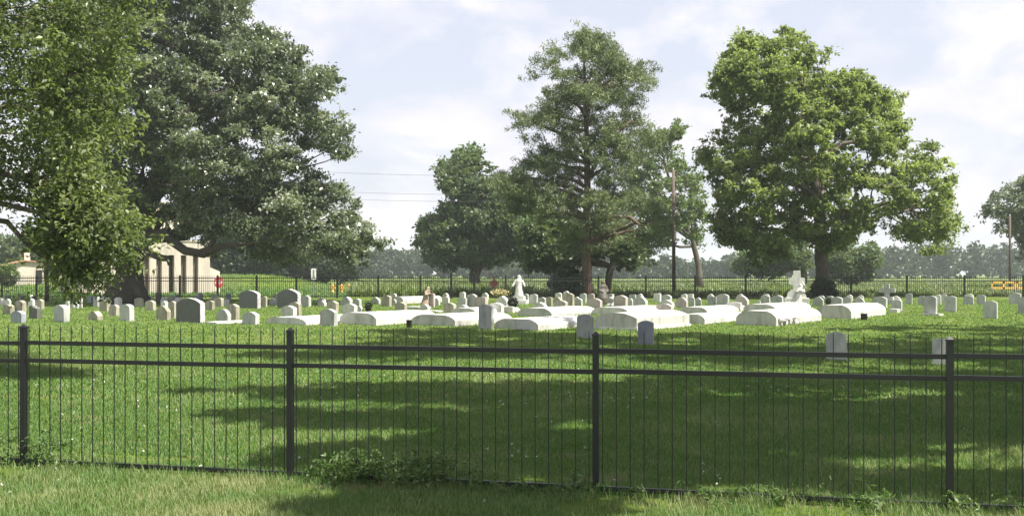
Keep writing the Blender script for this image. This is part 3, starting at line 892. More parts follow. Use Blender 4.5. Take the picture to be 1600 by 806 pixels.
step = Vector((2.387, -0.5565, 0))
p2 = Vector((0.622, 7.596, 0))
NP = [p2 + step * k for k in (-4, -3, -2, -1, 0, 1, 2, 3)]
nf = empty('iron_fence', NP[0])
tag(nf, 'black iron picket fence along the verge, close to the viewer', 'fence')
for k, p in enumerate(NP):
    p.z = 0.0
    fence_post(p, nf, 1.17, 0.045, math.atan2(step.y, step.x))
for k, (a, b) in enumerate(zip(NP, NP[1:])):
    lift = 0.012 * (k - 3) * 0.6
    picket_panel(a, b, 1.055 + lift, 1.185 + lift, nf, 24, 0.006, 0.034, zb=0.045)

far_x = [-240, -180, -120, -58, 3, 57, 112, 168, 223, 281, 340, 401, 463, 527, 591, 657, 705, 741, 790, 862, 935, 1009, 1086, 1165, 1247, 1330, 1417, 1507, 1599, 1692, 1788]
def far_pt(x):
    Y = float(np.interp(x, [-240, 0, 800, 1600, 1800], [57, 55.5, 53.5, 54.5, 55]))
    X = (x - CX) / FPX * Y
    return Vector((X, Y, terrain(X, Y)))
FP = [far_pt(x) for x in far_x]
ff = empty('iron_fence', FP[0])
tag(ff, 'long black iron picket fence across the far side of the graveyard', 'fence')
for i, (x, p) in enumerate(zip(far_x, FP)):
    gatep = x in (705, 741)
    fence_post(p, ff, 1.34 if gatep else 1.2, 0.12 if gatep else 0.065, 0)
for x, a, b in zip(far_x, FP, FP[1:]):
    n = max(8, int(round((b - a).length / 0.105)))
    pan = picket_panel(a, b, 1.07, 1.2, ff, n, 0.017, 0.04, zb=0.1, zdrop=0.16, tips=False)
    if x == 705:
        pan.name = 'gate'

# ------------------------------------------------------------------ buildings
def building():
    b = R(38)
    Yr = 68.0
    Xr = (328 - CX) / FPX * Yr
    root = empty('beige_building', (Xr, Yr, 0.30), b)
    tag(root, 'tall beige stucco building with narrow vertical recesses, behind the oak trunk', 'building')
    root.scale = (0.872, 0.872, 0.872)
    H = 3.95; Lf = 9.2; D = 6.0
    w = bmesh.new()
    add_box(w, (-Lf / 2, D / 2 + 0.45, H / 2), (Lf, D, H))            # body, set back behind the piers
    from_bm('wall', w, MS['stucco'], root)
    pr = bmesh.new()
    xs = []
    x = -0.0
    first = 0.90
    add_box(pr, (-first / 2, 0.224, H / 2), (first, 0.445, H))
    x = -first
    for k in range(8):
        xs.append(x - 0.21)
        x -= 0.42
        wd = 0.50 if k < 7 else 0.9
        add_box(pr, (x - wd / 2, 0.224, H / 2), (wd, 0.445, H - 0.004))
        x -= wd
    o = from_bm('pier_wall', pr, MS['stucco'], root)
    lt = bmesh.new()
    add_box(lt, (-(first + 3.7), 0.222, H - 0.52), (7.3, 0.435, 1.0))
    from_bm('lintel', lt, MS['stucco'], root)
    for xx in xs:
        wm = bmesh.new()
        add_box(wm, (xx, 0.40, 1.45), (0.43, 0.06, 2.9))
        for q in range(14):
            add_box(wm, (xx, 0.36, 0.15 + q * 0.2), (0.40, 0.03, 0.05))
        f = from_bm('window', wm, MS['recess'] if abs(xx - xs[2]) > 0.01 else M_GLASS, root)
    # parapet and roof tower
    pm = bmesh.new()
    add_box(pm, (-Lf / 2, D / 2 + 0.2, H + 0.06), (Lf + 0.12, D + 0.5, 0.12))
    from_bm('parapet', pm, MS['stucco'], root)
    tm = bmesh.new()
    add_box(tm, (-3.0, 3.0, H + 1.5), (3.0, 3.0, 2.8))
    add_box(tm, (-3.0, 3.0, H + 2.95), (3.2, 3.2, 0.12))
    from_bm('tower', tm, MS['stucco'], root)
    # low wing on the right with a sloping top
    wing = bmesh.new()
    prism(wing, [(0.004, 0), (0.95, 0), (0.95, 1.72), (0.004, 2.1)], 0.4, 4.0)
    from_bm('wing', wing, MS['stucco'], root)
building()

def low_building():
    Yr = 88.0
    Xr = (68 - CX) / FPX * Yr
    root = empty('low_building', (Xr, Yr, 0.3), R(30))
    tag(root, 'low beige building with a tiled roof at the left edge, behind the bank', 'building')
    w = bmesh.new()
    add_box(w, (-3.5, 2.5, 0.95), (7.0, 5.0, 1.9))
    from_bm('wall', w, MS['stucco'], root)
    r = bmesh.new()
    prism(r, [(-7.0, 1.9), (0.0, 1.9), (0.0, 2.28), (-1.5, 2.42), (-3.2, 1.98), (-7.0, 1.96)], 0.004, 4.99)
    from_bm('gable', r, MS['stucco'], root)
    r = bmesh.new()
    prism(r, [(0.12, 2.285), (0.12, 2.37), (-1.5, 2.52), (-3.3, 2.07), (-7.2, 2.05), (-7.2, 1.965), (-3.2, 1.985), (-1.5, 2.425)], -0.2, 5.2)
    from_bm('roof', r, MS['terracotta'], root)
    c = bmesh.new()
    add_box(c, (-1.2, 1.0, 2.75), (0.45, 0.45, 0.8))
    from_bm('chimney', c, MS['stucco'], root)
    d = bmesh.new()
    add_box(d, (-0.35, -0.02, 0.85), (0.5, 0.06, 1.65))
    from_bm('door', d, M_GLASS, root)
low_building()

# ------------------------------------------------------------------ graves
GA = R(38)                                   # graves are turned from the picture plane
CA, SA = math.cos(GA), math.sin(GA)
def arc_top(w, h, rise, n=10):
    """profile of a slab with a segmental arched top, starting bottom left."""
    pr = [(-w / 2, -0.12), (w / 2, -0.12)]
    for i in range(n + 1):
        u = 1 - 2 * i / n
        pr.append((u * w / 2, h - rise * (u * u)))
    return pr

def stone_profile(kind, w, h, seed=0):
    if kind == 'arch': return arc_top(w, h, min(0.16 * w, h * 0.3))
    if kind == 'flat': return arc_top(w, h, 0.03 * w)
    if kind == 'round': return arc_top(w, h, min(0.36 * w, h * 0.5), 14)
    if kind == 'serp':
        pr = [(-w / 2, -0.12), (w / 2, -0.12)]
        for i in range(17):
            u = 1 - 2 * i / 16
            pr.append((u * w / 2, h - 0.17 * w * (abs(u) ** 1.4) ** 1.1 - (0.035 * w if abs(u) > 0.9 else 0)))
        return pr
    if kind == 'shoulder':
        s = 0.5 * w
        pr = [(-s, -0.12), (s, -0.12), (s, h * 0.88), (s * 0.8, h * 0.90)]
        for i in range(11):
            u = 1 - 2 * i / 10
            pr.append((u * s * 0.74, h - 0.08 * h * u * u))
        return pr + [(-s * 0.8, h * 0.90), (-s, h * 0.88)]
    if kind == 'broken':
        return [(-w / 2, -0.12), (w / 2, -0.12), (w / 2, h * 0.80), (w * 0.33, h * 0.79), (w * 0.22, h * 0.87), (w * 0.05, h * 0.85), (-w * 0.12, h * 0.99), (-w * 0.36, h), (-w / 2, h * 0.93)]
    return arc_top(w, h, 0.1 * w)

def grave_mesh(kind, w, h, t):
    bm = bmesh.new()
    prism(bm, stone_profile(kind, w, h), -t / 2, t / 2)
    ed = [e for e in bm.edges if len(e.link_faces) == 2 and e.calc_face_angle(0) > 0.9]
    bmesh.ops.bevel(bm, geom=ed, offset=min(0.012, t * 0.12), segments=2, affect='EDGES', profile=0.6)
    return bm

def fit_stone(xl, xr, ybot, ratio=0.3, a=GA):
    """size and place of a slab whose turned footprint spans photo columns xl..xr with its near corner at row ybot."""
    Y = gY(ybot); w = 0.4; xm = (xl + xr) / 2
    ca, sa = math.cos(a), math.sin(a)
    for _ in range(6):
        t = ratio * w
        X0 = (xm - CX) / FPX * Y
        cs = [(X0 + dx * ca + dy * sa, Y - dx * sa + dy * ca) for dx in (-w / 2, w / 2) for dy in (-t / 2, t / 2)]
        ps = [CX + FPX * x / y for x, y in cs]
        lo, hi = min(ps), max(ps)
        w *= (xr - xl) / (hi - lo)
        xm += ((xl + xr) - (lo + hi)) / 2
    X0 = (xm - CX) / FPX * Y
    return X0, Y + w * sa * 0.4, w, ratio * w

STONES = []   # (xl, xr, ytop, ybot, material, kind)
def S(s, mat='white', kind='arch'):
    STONES.append((*s, mat, kind))
# left part, far to near
for s, m_, k_ in [
    ((5, 16, 461, 470), 'dark', 'flat'), ((26, 36, 460, 469.5), 'dark', 'arch'), ((42, 56, 461, 469.5), 'dark', 'flat'),
    ((-9, 6, 465, 477), 'white', 'arch'), ((6, 17, 467, 480), 'white', 'round'), ((54, 68, 467, 483), 'tan', 'arch'), ((42, 54, 467, 481), 'white', 'arch'),
    ((20, 39, 469, 491), 'tan', 'arch'), ((1, 21, 475, 491), 'tan', 'arch'), ((13.5, 38.5, 485, 504), 'blue', 'arch'), ((42, 63, 477.5, 498), 'dark', 'broken'),
    ((80, 106, 476, 503), 'grey', 'arch'), ((101, 109, 470, 490), 'white', 'flat'), ((110, 117, 472, 481), 'white', 'arch'), ((115, 123, 472, 482), 'white', 'round'), ((123, 129, 466, 481), 'white', 'flat'),
    ((135, 145, 462, 473), 'blue', 'arch'), ((144, 155, 463, 480), 'grey', 'flat'), ((155, 172, 462, 477), 'white', 'arch'), ((153, 171, 469, 486), 'tan', 'arch'),
    ((177, 190, 464, 478), 'white', 'arch'), ((172, 181, 462, 471), 'blue', 'arch'), ((186, 196, 459, 471), 'dark', 'flat'), ((167, 185, 475, 493), 'tan', 'arch'), ((134, 158, 486, 500), 'tan', 'round'),
    ((184, 208, 475.5, 502), 'grey', 'arch'), ((201, 212, 461, 471.5), 'blue', 'flat'), ((211, 221, 456, 468), 'dark', 'flat'), ((208, 224, 465, 479), 'tan', 'arch'), ((229, 239, 462, 472), 'white', 'arch'),
    ((225, 243, 469, 485), 'tan', 'arch'), ((242, 252, 456, 471.5), 'dark', 'flat'), ((249, 261, 464, 475), 'white', 'round'), ((249, 262, 470, 481), 'white', 'arch'), ((262, 273, 460, 470), 'grey', 'arch'),
    ((273, 282, 460, 469.5), 'dark', 'flat'), ((270, 286, 464.5, 476), 'white', 'round'), ((242, 266, 477.5, 500), 'tan', 'round'), ((261, 275, 470, 497), 'tan', 'arch'),
    ((300, 310, 460.5, 470.5), 'white', 'flat'), ((308, 317, 457, 470), 'blue', 'arch'), ((319, 335, 469, 484), 'tan', 'arch'), ((332, 349, 464, 479), 'tan', 'arch'), ((330, 341, 459, 470), 'white', 'round'),
    ((349, 358, 467, 478), 'white', 'arch'), ((351, 361, 458, 471), 'blue', 'arch'), ((336, 360, 482, 502), 'grey', 'round'), ((352, 373, 474, 499), 'tan', 'arch'), ((376, 404, 487, 507), 'grey', 'arch'),
    ((408, 417.5, 463, 480), 'tan', 'arch'), ((419, 432, 466, 477), 'grey', 'round'), ((427, 436, 459, 470), 'white', 'flat'), ((469, 486, 461, 479), 'grey', 'arch'), ((494, 509, 465, 474), 'white', 'round'), ((495, 510, 469, 478), 'white', 'round'),
    ((509, 524, 467, 475), 'pink', 'round'), ((510, 529, 470, 487), 'tan', 'arch'), ((531, 551, 463, 477), 'grey', 'round'), ((550, 565, 466, 478), 'grey', 'arch'), ((533, 558, 474, 490), 'white', 'arch'), ((556, 567, 477.5, 489), 'white', 'round'),
    ((437, 463, 477.5, 498), 'white', 'arch'), ((451, 471, 472, 496), 'tan', 'arch'), ((498, 527, 482, 509), 'grey', 'arch'), ((578, 595, 464, 475.5), 'grey', 'round'), ((595, 612, 461, 479), 'tan', 'arch'),
    ((609, 620, 458, 469), 'white', 'arch'), ((611, 620, 467, 477), 'grey', 'round'), ((616, 636, 472, 485), 'tan', 'arch'), ((669, 680, 458, 480), 'pink', 'flat'), ((677, 688, 465, 477), 'white', 'round'), ((655, 672, 475, 484), 'white', 'round'),
    ((690, 702, 458, 469), 'white', 'round'), ((691, 703, 463, 476), 'white', 'arch'), ((692, 713, 473, 489), 'tan', 'arch'), ((713, 734, 476, 486), 'white', 'round'), ((717, 728, 456, 469), 'white', 'arch'), ((714, 730, 465, 479), 'grey', 'flat'),
    ((728, 746, 459, 479), 'grey', 'arch'), ((739, 763, 464, 480), 'pink', 'flat'), ((752, 764, 457, 468), 'white', 'round'), ((775, 796, 463, 480), 'white', 'round'), ((763, 788, 473, 489), 'white', 'arch'), ((747, 772, 475, 514), 'grey', 'arch'),
    ((785, 805, 479, 489), 'white', 'flat'), ((815, 827, 459, 472.5), 'grey', 'arch'), ((827, 841, 459, 475), 'grey', 'arch'), ((840, 854, 464, 476), 'grey', 'arch'), ((853, 864, 464, 478), 'tan', 'flat'),
    ((867, 879, 457, 468), 'white', 'arch'), ((864, 879, 464, 474), 'tan', 'round'), ((866, 888, 469, 482), 'pink', 'arch'), ((879, 898, 457.5, 480), 'tan', 'shoulder'), ((880, 890, 454.5, 467), 'white', 'arch'),
    ((897, 906, 463, 471), 'white', 'round'), ((898, 911, 466, 479), 'grey', 'arch'), ((905, 917, 458, 473), 'grey', 'arch'), ((918, 930, 458, 469), 'pink', 'arch'), ((917, 942, 466, 481), 'pink', 'arch'),
    ((948, 959, 459, 469), 'white', 'arch'), ((959, 982, 461, 480), 'pink', 'arch'), ((981, 990, 466, 478), 'white', 'round'), ((989, 1013, 463, 479), 'white', 'round'), ((983, 995, 460, 469), 'grey', 'flat'), ((995, 1006, 459, 469), 'white', 'round'),
    ((832, 856, 472, 484), 'white', 'round'), ((884, 906, 477, 489), 'pink', 'round'), ((901, 929, 490, 528), 'grey', 'arch'), ((997, 1023, 501, 539), 'blue', 'arch'),
    ((1021, 1034, 458, 471), 'white', 'flat'), ((1032, 1051, 460, 471), 'grey', 'arch'), ((1056, 1076, 464, 480), 'pink', 'round'), ((1064, 1075, 459, 469), 'white', 'arch'), ((1073, 1085, 459, 469), 'white', 'flat'), ((1076, 1087, 464, 479), 'grey', 'arch'),
    ((1087, 1096, 464, 473), 'white', 'round'), ((1087, 1097, 467, 478), 'grey', 'arch'), ((1029, 1055, 468, 481), 'white', 'round'), ((1025, 1054, 474, 490), 'pink', 'arch'),
    ((1105, 1117, 459, 469), 'white', 'round'), ((1106, 1122, 463, 477), 'grey', 'flat'), ((1120, 1141, 459, 478), 'grey', 'arch'), ((1148, 1172, 462, 479), 'pink', 'round'), ((1151, 1164, 459, 469), 'white', 'round'), ((1136, 1161, 472, 486), 'white', 'flat'),
    ((1180, 1190, 470, 475), 'white', 'flat'), ((1189, 1205, 461, 478), 'grey', 'arch'), ((1192, 1203, 458.5, 469), 'white', 'arch'), ((1206, 1226, 461, 477), 'grey', 'arch'),
    ((1270, 1289, 463, 478), 'grey', 'round'), ((1277, 1291, 461, 471), 'white', 'round'), ((1292, 1304, 462, 474), 'white', 'arch'), ((1299, 1319, 463, 478), 'grey', 'arch'), ((1318, 1332, 463, 478), 'grey', 'arch'), ((1322, 1334, 460, 471), 'white', 'round'),
    ((1334, 1353, 464, 478), 'grey', 'round'), ((1340, 1351, 461, 471), 'white', 'round'), ((1364, 1389, 463, 481), 'grey', 'arch'), ((1391, 1410, 462, 474), 'white', 'round'), ((1394, 1412, 468, 486), 'grey', 'arch'), ((1292, 1325, 518, 563), 'grey', 'arch'),
    ((1415, 1427, 458, 475), 'grey', 'arch'), ((1435, 1448, 462, 476), 'grey', 'arch'), ((1445, 1467, 462, 493), 'grey', 'arch'), ((1461, 1472, 460, 476), 'white', 'arch'), ((1471, 1481, 459, 472), 'white', 'arch'), ((1477, 1497, 462, 487), 'grey', 'arch'),
    ((1508, 1523, 459, 470), 'white', 'arch'), ((1506, 1524, 462, 476), 'grey', 'arch'), ((1527, 1542, 460, 475), 'grey', 'arch'), ((1538, 1562, 470, 498), 'grey', 'arch'), ((1578, 1599, 457, 475), 'grey', 'arch'), ((1592, 1613, 463, 490), 'grey', 'arch'),
    ((1458, 1488, 529, 571), 'grey', 'flat'),
]:
    S(s, m_, k_)

LOOK = {'white': 'white', 'pink': 'pale pinkish', 'tan': 'tan weathered', 'grey': 'pale grey', 'blue': 'bluish grey', 'dark': 'dark'}
SHAPE = {'arch': 'headstone', 'flat': 'flat topped headstone', 'round': 'round topped headstone', 'shoulder': 'shouldered headstone', 'broken': 'headstone with a broken top'}
MARKS = [(-30, 'the left edge'), (73, 'the slim dark trunk'), (200, 'the oak trunk'), (295, 'the nearest big grey monument'), (340, 'the red octagonal sign'), (390, 'the left monument of the pair'), (450, 'the right monument of the pair'),
         (490, 'the tall white sign'), (534, 'the yellow hydrants'), (665, 'the bowed brown statue'), (723, 'the far gate'), (772, 'the red diamond sign'), (810, 'the white robed statue'), (918, 'the pine trunk'),
         (940, 'the seated bronze figure'), (1052, 'the tall utility pole'), (1245, 'the cross with a carved figure'), (1285, 'the broad pecan trunk'), (1386, 'the small plain cross'), (1575, 'the yellow barrier')]
OWN = {(747, 772): 'tall narrow grey headstone standing in front of the whitewashed vaults', (901, 929): 'near shaded headstone standing against a near fence post, before the vaults',
       (997, 1023): 'near blue grey headstone in shade in front of an arched vault', (1292, 1325): 'shaded upright headstone crossed by the near fence rails, right of the vaults',
       (1458, 1488): 'shaded headstone partly behind the right-hand near fence post', (42, 63): 'dark headstone with a broken top near the left edge', (879, 898): 'tall tan shouldered headstone just left of the pine trunk',
       (13.5, 38.5): 'bluish grey headstone nearest the viewer at the left edge', (80, 106): 'wide pale grey headstone just right of the slim dark trunk, near row', (1445, 1467): 'tall grey headstone on a low white base slab, right of the small cross',
       (1538, 1562): 'grey headstone standing alone nearest the viewer below the yellow barrier', (1592, 1613): 'grey headstone cut off by the right edge of the view', (498, 527): 'large grey headstone at the left end of a whitewashed vault',
       (184, 208): 'tall grey headstone before the foot of the oak trunk', (134, 158): 'short tan round topped headstone low in the grass, left of the oak trunk',
       (669, 680): 'upright pink stone that the bowed brown statue leans on', (1025, 1054): 'pinkish arched headstone at the head of the arched vault'}
ORD = ['nearest', 'second', 'third', 'fourth', 'fifth', 'sixth', 'seventh', 'eighth', 'ninth', 'tenth', 'eleventh', 'twelfth']
def row_of(yb):
    return 'in the back row by the far fence' if yb <= 473.5 else ('in the middle rows' if yb <= 482 else 'in the front rows')
buckets = {}
for i, s in enumerate(STONES):
    xm = (s[0] + s[1]) / 2
    mk = min(MARKS, key=lambda q: abs(q[0] - xm))
    buckets.setdefault((mk, xm > mk[0], row_of(s[3]), s[4], s[5]), []).append((abs(xm - mk[0]), i))
labels = {}
for (mk, right, row, mt, kd), lst in buckets.items():
    lst.sort()
    for k, (_, i) in enumerate(lst):
        od = '' if len(lst) == 1 else ORD[k] + ' '
        shape = 'arched headstone' if kd == 'arch' else SHAPE[kd]
        where = ('at the left edge' if mk[0] < 0 else f"{'just ' if len(lst) == 1 else ''}{'right' if right else 'left'} of {mk[1]}")
        labels[i] = f"{od}{LOOK[mt]} {shape} {where}, {row.replace('in the ', '').replace('back row by the far fence', 'back row')}"
G_STONE = 'upright headstones of the graveyard'
for i, (xl, xr, yt, yb, mt, kd) in enumerate(STONES):
    near = yb > 505
    a = GA + rng.normal(0, R(3.0)) if not near else R(20 if xl > 880 else 36)
    X, Y, w, t = fit_stone(xl + 0.4, xr - 0.4, yb, 0.30 if not near else 0.26, a)
    h = max(0.12, (yb - yt) * Y / FPX - 0.01)
    o = from_bm('headstone', grave_mesh(kd, w, h, t), MS[mt])
    o.location = (X, Y, terrain(X, Y))
    o.rotation_euler = (rng.normal(0, R(1.2)), rng.normal(0, R(1.0)), -a)
    lab = OWN.get((xl, xr)) or labels[i]
    tag(o, lab, 'headstone', G_STONE)
    if (xl, xr) == (1445, 1467):
        bm = bmesh.new(); add_box(bm, (0.06, 0, 0.03), (w * 1.5, t * 3.0, 0.07))
        from_bm('base', bm, MS['white'], o)
    if (xl, xr) == (42, 54):
        bm = bmesh.new()
        loft_into(bm, [(0, 0, h - 0.02, 0.05, 0.05), (0, 0, h + 0.03, 0.03, 0.03), (0, 0, h + 0.09, 0.075, 0.075), (0, 0, h + 0.15, 0.05, 0.05), (0, 0, h + 0.17, 0.02, 0.02)])
        from_bm('finial', bm, MS['white'], o, True)

# large dark granite monuments, rough cut sides
for (xl, xr, yt, yb), lab in [((272.5, 318, 466, 504), 'large dark granite monument nearest the viewer, with a rough cut side'), ((372, 406, 454, 482), 'large dark granite monument with an arched top, left one of a pair'),
                              ((432, 469, 452, 482), 'large dark granite monument with a peaked top, right one of a pair')]:
    a = R(24)
    X, Y, w, t = fit_stone(xl, xr, yb, 0.24, a)
    h = (yb - yt) * Y / FPX
    root = empty('granite_monument', (X, Y, terrain(X, Y)), -a)
    tag(root, lab, 'monument', 'large dark granite monuments')
    pf = stone_profile('serp' if xl > 430 else 'arch', w, h)
    bm = bmesh.new()
    prism(bm, pf, -t / 2, -t / 2 + 0.012)
    from_bm('polished_face', bm, MS['granite'], root)
    bm = bmesh.new()
    prism(bm, [(x * 0.998, z + 0.0 if z < h * 0.5 else z - 0.001) for x, z in pf], -t / 2 + 0.012, t / 2)
    bmesh.ops.subdivide_edges(bm, edges=[e for e in bm.edges if e.calc_length() > 0.12], cuts=3, use_grid_fill=True)
    for v in bm.verts:
        if v.co.y > -t / 2 + 0.02:
            v.co += Vector(rng.normal(size=3)) * 0.006
    from_bm('rough_body', bm, MS['rough'], root)

# whitewashed vaults: front end from xl to xr, bottom row yb, top row yt, side running back to column xs
def vault_profile(w, h, kind):
    if kind == 'seg':
        return [(-w / 2, -0.15), (w / 2, -0.15)] + [(u * w / 2, h - 0.30 * h * abs(u) ** 2.2) for u in np.linspace(1, -1, 17)]
    rx, rz = w * 0.27, h * (0.52 if kind == 'sh' else 0.66)
    pr = [(-w / 2, -0.15), (w / 2, -0.15)]
    arc = [(math.cos(math.pi / 2 * k / 6) ** 1.25, math.sin(math.pi / 2 * k / 6) ** 1.25) for k in range(7)]
    for c_, s_ in arc:
        pr.append((w / 2 - rx + rx * c_, h - rz + rz * s_))
    for c_, s_ in arc[::-1]:
        pr.append((-w / 2 + rx - rx * c_, h - rz + rz * s_))
    return pr
VAULTS = [
    (415, 478, 497, 508, 502, 'low', 'low whitewashed vault nearly sunk in grass, left of all the other vaults'),
    (530, 588, 489, 508, 655, 'sh', 'whitewashed vault with grey end just right of the large grey headstone'),
    (643, 711, 493, 510, 790, 'sh', 'wide whitewashed vault with a black box at its left corner'),
    (774, 841, 499, 516, 918, 'sh', 'whitewashed vault just right of the tall narrow headstone'),
    (930, 995, 490, 517, 1069, 'seg', 'whitewashed vault with a smoothly arched end, nearest the viewer'),
    (1058, 1101, 491, 506, 1160, 'sh', 'whitewashed vault between the arched vault and the chipped one'),
    (1150, 1213, 486, 509, 1288, 'sh', 'whitewashed vault with a chipped and broken side'),
    (1274, 1330, 477, 498, 1392, 'sh', 'rightmost whitewashed vault, with a small black box against its side'),
    (705, 743, 482, 491, 800, 'low', 'low whitewashed vault behind the tall narrow headstone'),
    (809, 862, 482, 495, 925, 'low', 'low whitewashed vault beside the dark round wreath'),
    (924, 983, 481, 493, 1040, 'low', 'low whitewashed vault behind the arched vault, in front of the seated figure'),
    (1060, 1105, 480, 490, 1165, 'low', 'low whitewashed vault right of the pinkish headstone'),
    (1160, 1212, 476, 487, 1270, 'low', 'low whitewashed vault in front of the carved cross'),
    (612, 630, 464, 475, 662, 'sh', 'small whitewashed vault by the bowed brown statue'),
]
for xl, xr, yt, yb, xs, kd, lab in VAULTS:
    Y = gY(yb); Xr = (xr - CX) / FPX * Y
    u = (xl - CX) / FPX
    w = (Xr - u * Y) / (CA + u * SA)
    v = (xs - CX) / FPX
    L = (v * Y - Xr) / (SA - v * CA)
    L = min(max(L * 1.12, 2.6), 3.4)
    h = (yb - yt) * Y / FPX
    bm = bmesh.new()
    prism(bm, vault_profile(w, h, kd), 0, L)
    side = [e for e in bm.edges if abs(e.verts[0].co.y - e.verts[1].co.y) > 0.5]
    ed = [e for e in bm.edges if e not in side and len(e.link_faces) == 2 and e.calc_face_angle(0) > 1.0]
    bmesh.ops.bevel(bm, geom=ed, offset=0.02, segments=2, affect='EDGES')
    cx_, cy_ = Xr - CA * w / 2, Y + SA * w / 2
    if kd == 'seg':      # a plinth course under the arched vault
        root = from_bm('grave_vault', bm, MS['wash'])
        b2 = bmesh.new(); add_box(b2, (0, L / 2, 0.01), (w + 0.08, L + 0.08, 0.12)); from_bm('plinth', b2, MS['wash'], root)
    else:
        root = from_bm('grave_vault', bm, MS['wash'])
    root.location = (cx_, cy_, terrain(cx_, cy_))
    root.rotation_euler = (0, 0, -GA)
    tag(root, lab, 'grave vault', 'whitewashed concrete grave vaults')
    if xl == 1150:       # chipped side: broken edge pieces
        b2 = bmesh.new()
        for _ in range(9):
            c = (w / 2 + rng.uniform(0.0, 0.05), rng.uniform(0.2, 1.3), rng.uniform(0.02, 0.2))
            vs = add_box(b2, c, (rng.uniform(0.06, 0.16), rng.uniform(0.1, 0.3), rng.uniform(0.03, 0.08)), rng.uniform(-0.5, 0.5))
        from_bm('broken_edge', b2, MS['rough'], root)

# flat slabs
for (x, y, w, d, h, lab) in [(364, 504, 0.55, 1.6, 0.06, 'thin white slab flat in the grass left of the low vault'), (652, 482, 0.9, 0.7, 0.09, 'low white slab in the grass below the bowed brown statue'),
                             (1398, 488, 0.3, 0.4, 0.14, 'small white base block at the right end of the rightmost vault'), (676, 487, 0.8, 0.5, 0.05, 'flat white ledger stone in front of the bowed statue')]:
    X, Y, Z = ground_pt(x, y)
    bm = bmesh.new(); add_box(bm, (0, 0, h / 2 - 0.03), (w, d, h + 0.06))
    bmesh.ops.bevel(bm, geom=bm.edges[:], offset=0.012, segments=2, affect='EDGES')
    o = from_bm('grave_slab', bm, MS['wash']); o.location = (X, Y, Z); o.rotation_euler = (0, 0, -GA)
    tag(o, lab, 'grave slab', 'flat white grave slabs')

# ------------------------------------------------------------------ statues and crosses
def remeshed(o, v=0.018):
    m = o.modifiers.new('remesh', 'REMESH'); m.mode = 'VOXEL'; m.voxel_size = v; m.use_smooth_shade = True
    s = o.modifiers.new('smooth', 'SMOOTH'); s.factor = 0.6; s.iterations = 3
    return o

def robed_figure(bm, H, lean=(0, 0), bow=0.0, arms='fold', veil=True, base=0.0):
    """standing or seated robed figure of height H."""
    k = H
    lx, ly = lean
    rings = []
    for f, rx, ry in [(0.0, 0.21, 0.19), (0.04, 0.215, 0.19), (0.2, 0.185, 0.165), (0.4, 0.16, 0.14), (0.52, 0.15, 0.12), (0.62, 0.15, 0.115), (0.72, 0.165, 0.11), (0.79, 0.145, 0.095), (0.83, 0.085, 0.075), (0.86, 0.065, 0.065)]:
        b = bow * max(0, f - 0.45)
        rings.append((lx * f * k, (ly * f - b) * k, base + f * k, rx * k, ry * k))
    loft_into(bm, rings, 18)
    hx, hy = lx * 0.93 * k, (ly * 0.93 - bow * 0.52) * k
    sphere_into(bm, (hx, hy, base + 0.925 * k), 0.068 * k, (0.92, 1.0, 1.15))
    sphere_into(bm, (hx, hy - 0.068 * k, base + 0.915 * k), 0.014 * k)          # nose
    if veil:
        loft_into(bm, [(hx, hy + 0.03 * k, base + 0.74 * k, 0.15 * k, 0.08 * k), (hx, hy + 0.025 * k, base + 0.88 * k, 0.095 * k, 0.075 * k), (hx, hy + 0.02 * k, base + 0.97 * k, 0.08 * k, 0.07 * k), (hx, hy + 0.01 * k, base + 1.01 * k, 0.03 * k, 0.03 * k)], 14)
    sh = base + 0.77 * k
    for s in (-1, 1):
        sx = lx * 0.77 * k + s * 0.15 * k
        sy = (ly * 0.77 - bow * 0.32) * k
        if arms == 'fold':
            tube_into(bm, [(sx, sy, sh), (sx + s * 0.05 * k, sy - 0.05 * k, sh - 0.17 * k), (sx - s * 0.08 * k, sy - 0.15 * k, sh - 0.12 * k), (lx * 0.7 * k, sy - 0.17 * k, sh - 0.06 * k)], [0.05 * k, 0.055 * k, 0.045 * k, 0.025 * k], 8)
        elif arms == 'open':
            tube_into(bm, [(sx, sy, sh), (sx + s * 0.09 * k, sy - 0.02 * k, sh - 0.18 * k), (sx + s * 0.16 * k, sy - 0.10 * k, sh - 0.30 * k)], [0.05 * k, 0.06 * k, 0.03 * k], 8)
        elif arms == 'lap':
            tube_into(bm, [(sx, sy, sh), (sx + s * 0.04 * k, sy - 0.03 * k, sh - 0.2 * k), (sx - s * 0.06 * k, sy - 0.2 * k, sh - 0.27 * k)], [0.05 * k, 0.05 * k, 0.03 * k], 8)
    for q in range(9):       # folds of the robe
        an = 2 * math.pi * q / 9
        tube_into(bm, [(0.205 * k * math.cos(an), 0.185 * k * math.sin(an), base + 0.01 * k), (lx * 0.45 * k + 0.145 * k * math.cos(an), ly * 0.45 * k + 0.12 * k * math.sin(an), base + 0.46 * k)], [0.026 * k, 0.012 * k], 6)

# white robed statue on a stepped pedestal
X, Y, Z = ground_pt(811, 475)
st = empty('robed_statue', (X, Y, Z), R(-15))
tag(st, 'white robed statue with a veil on a white pedestal', 'statue')
bm = bmesh.new(); add_box(bm, (0, 0, 0.06), (0.78, 0.6, 0.24)); add_box(bm, (0, 0, 0.26), (0.5, 0.42, 0.2))
bmesh.ops.bevel(bm, geom=bm.edges[:], offset=0.015, segments=2, affect='EDGES')
from_bm('pedestal', bm, MS['white'], st)
bm = bmesh.new(); robed_figure(bm, 0.94, arms='open', base=0.35)
remeshed(from_bm('figure', bm, MS['white'], st, True))

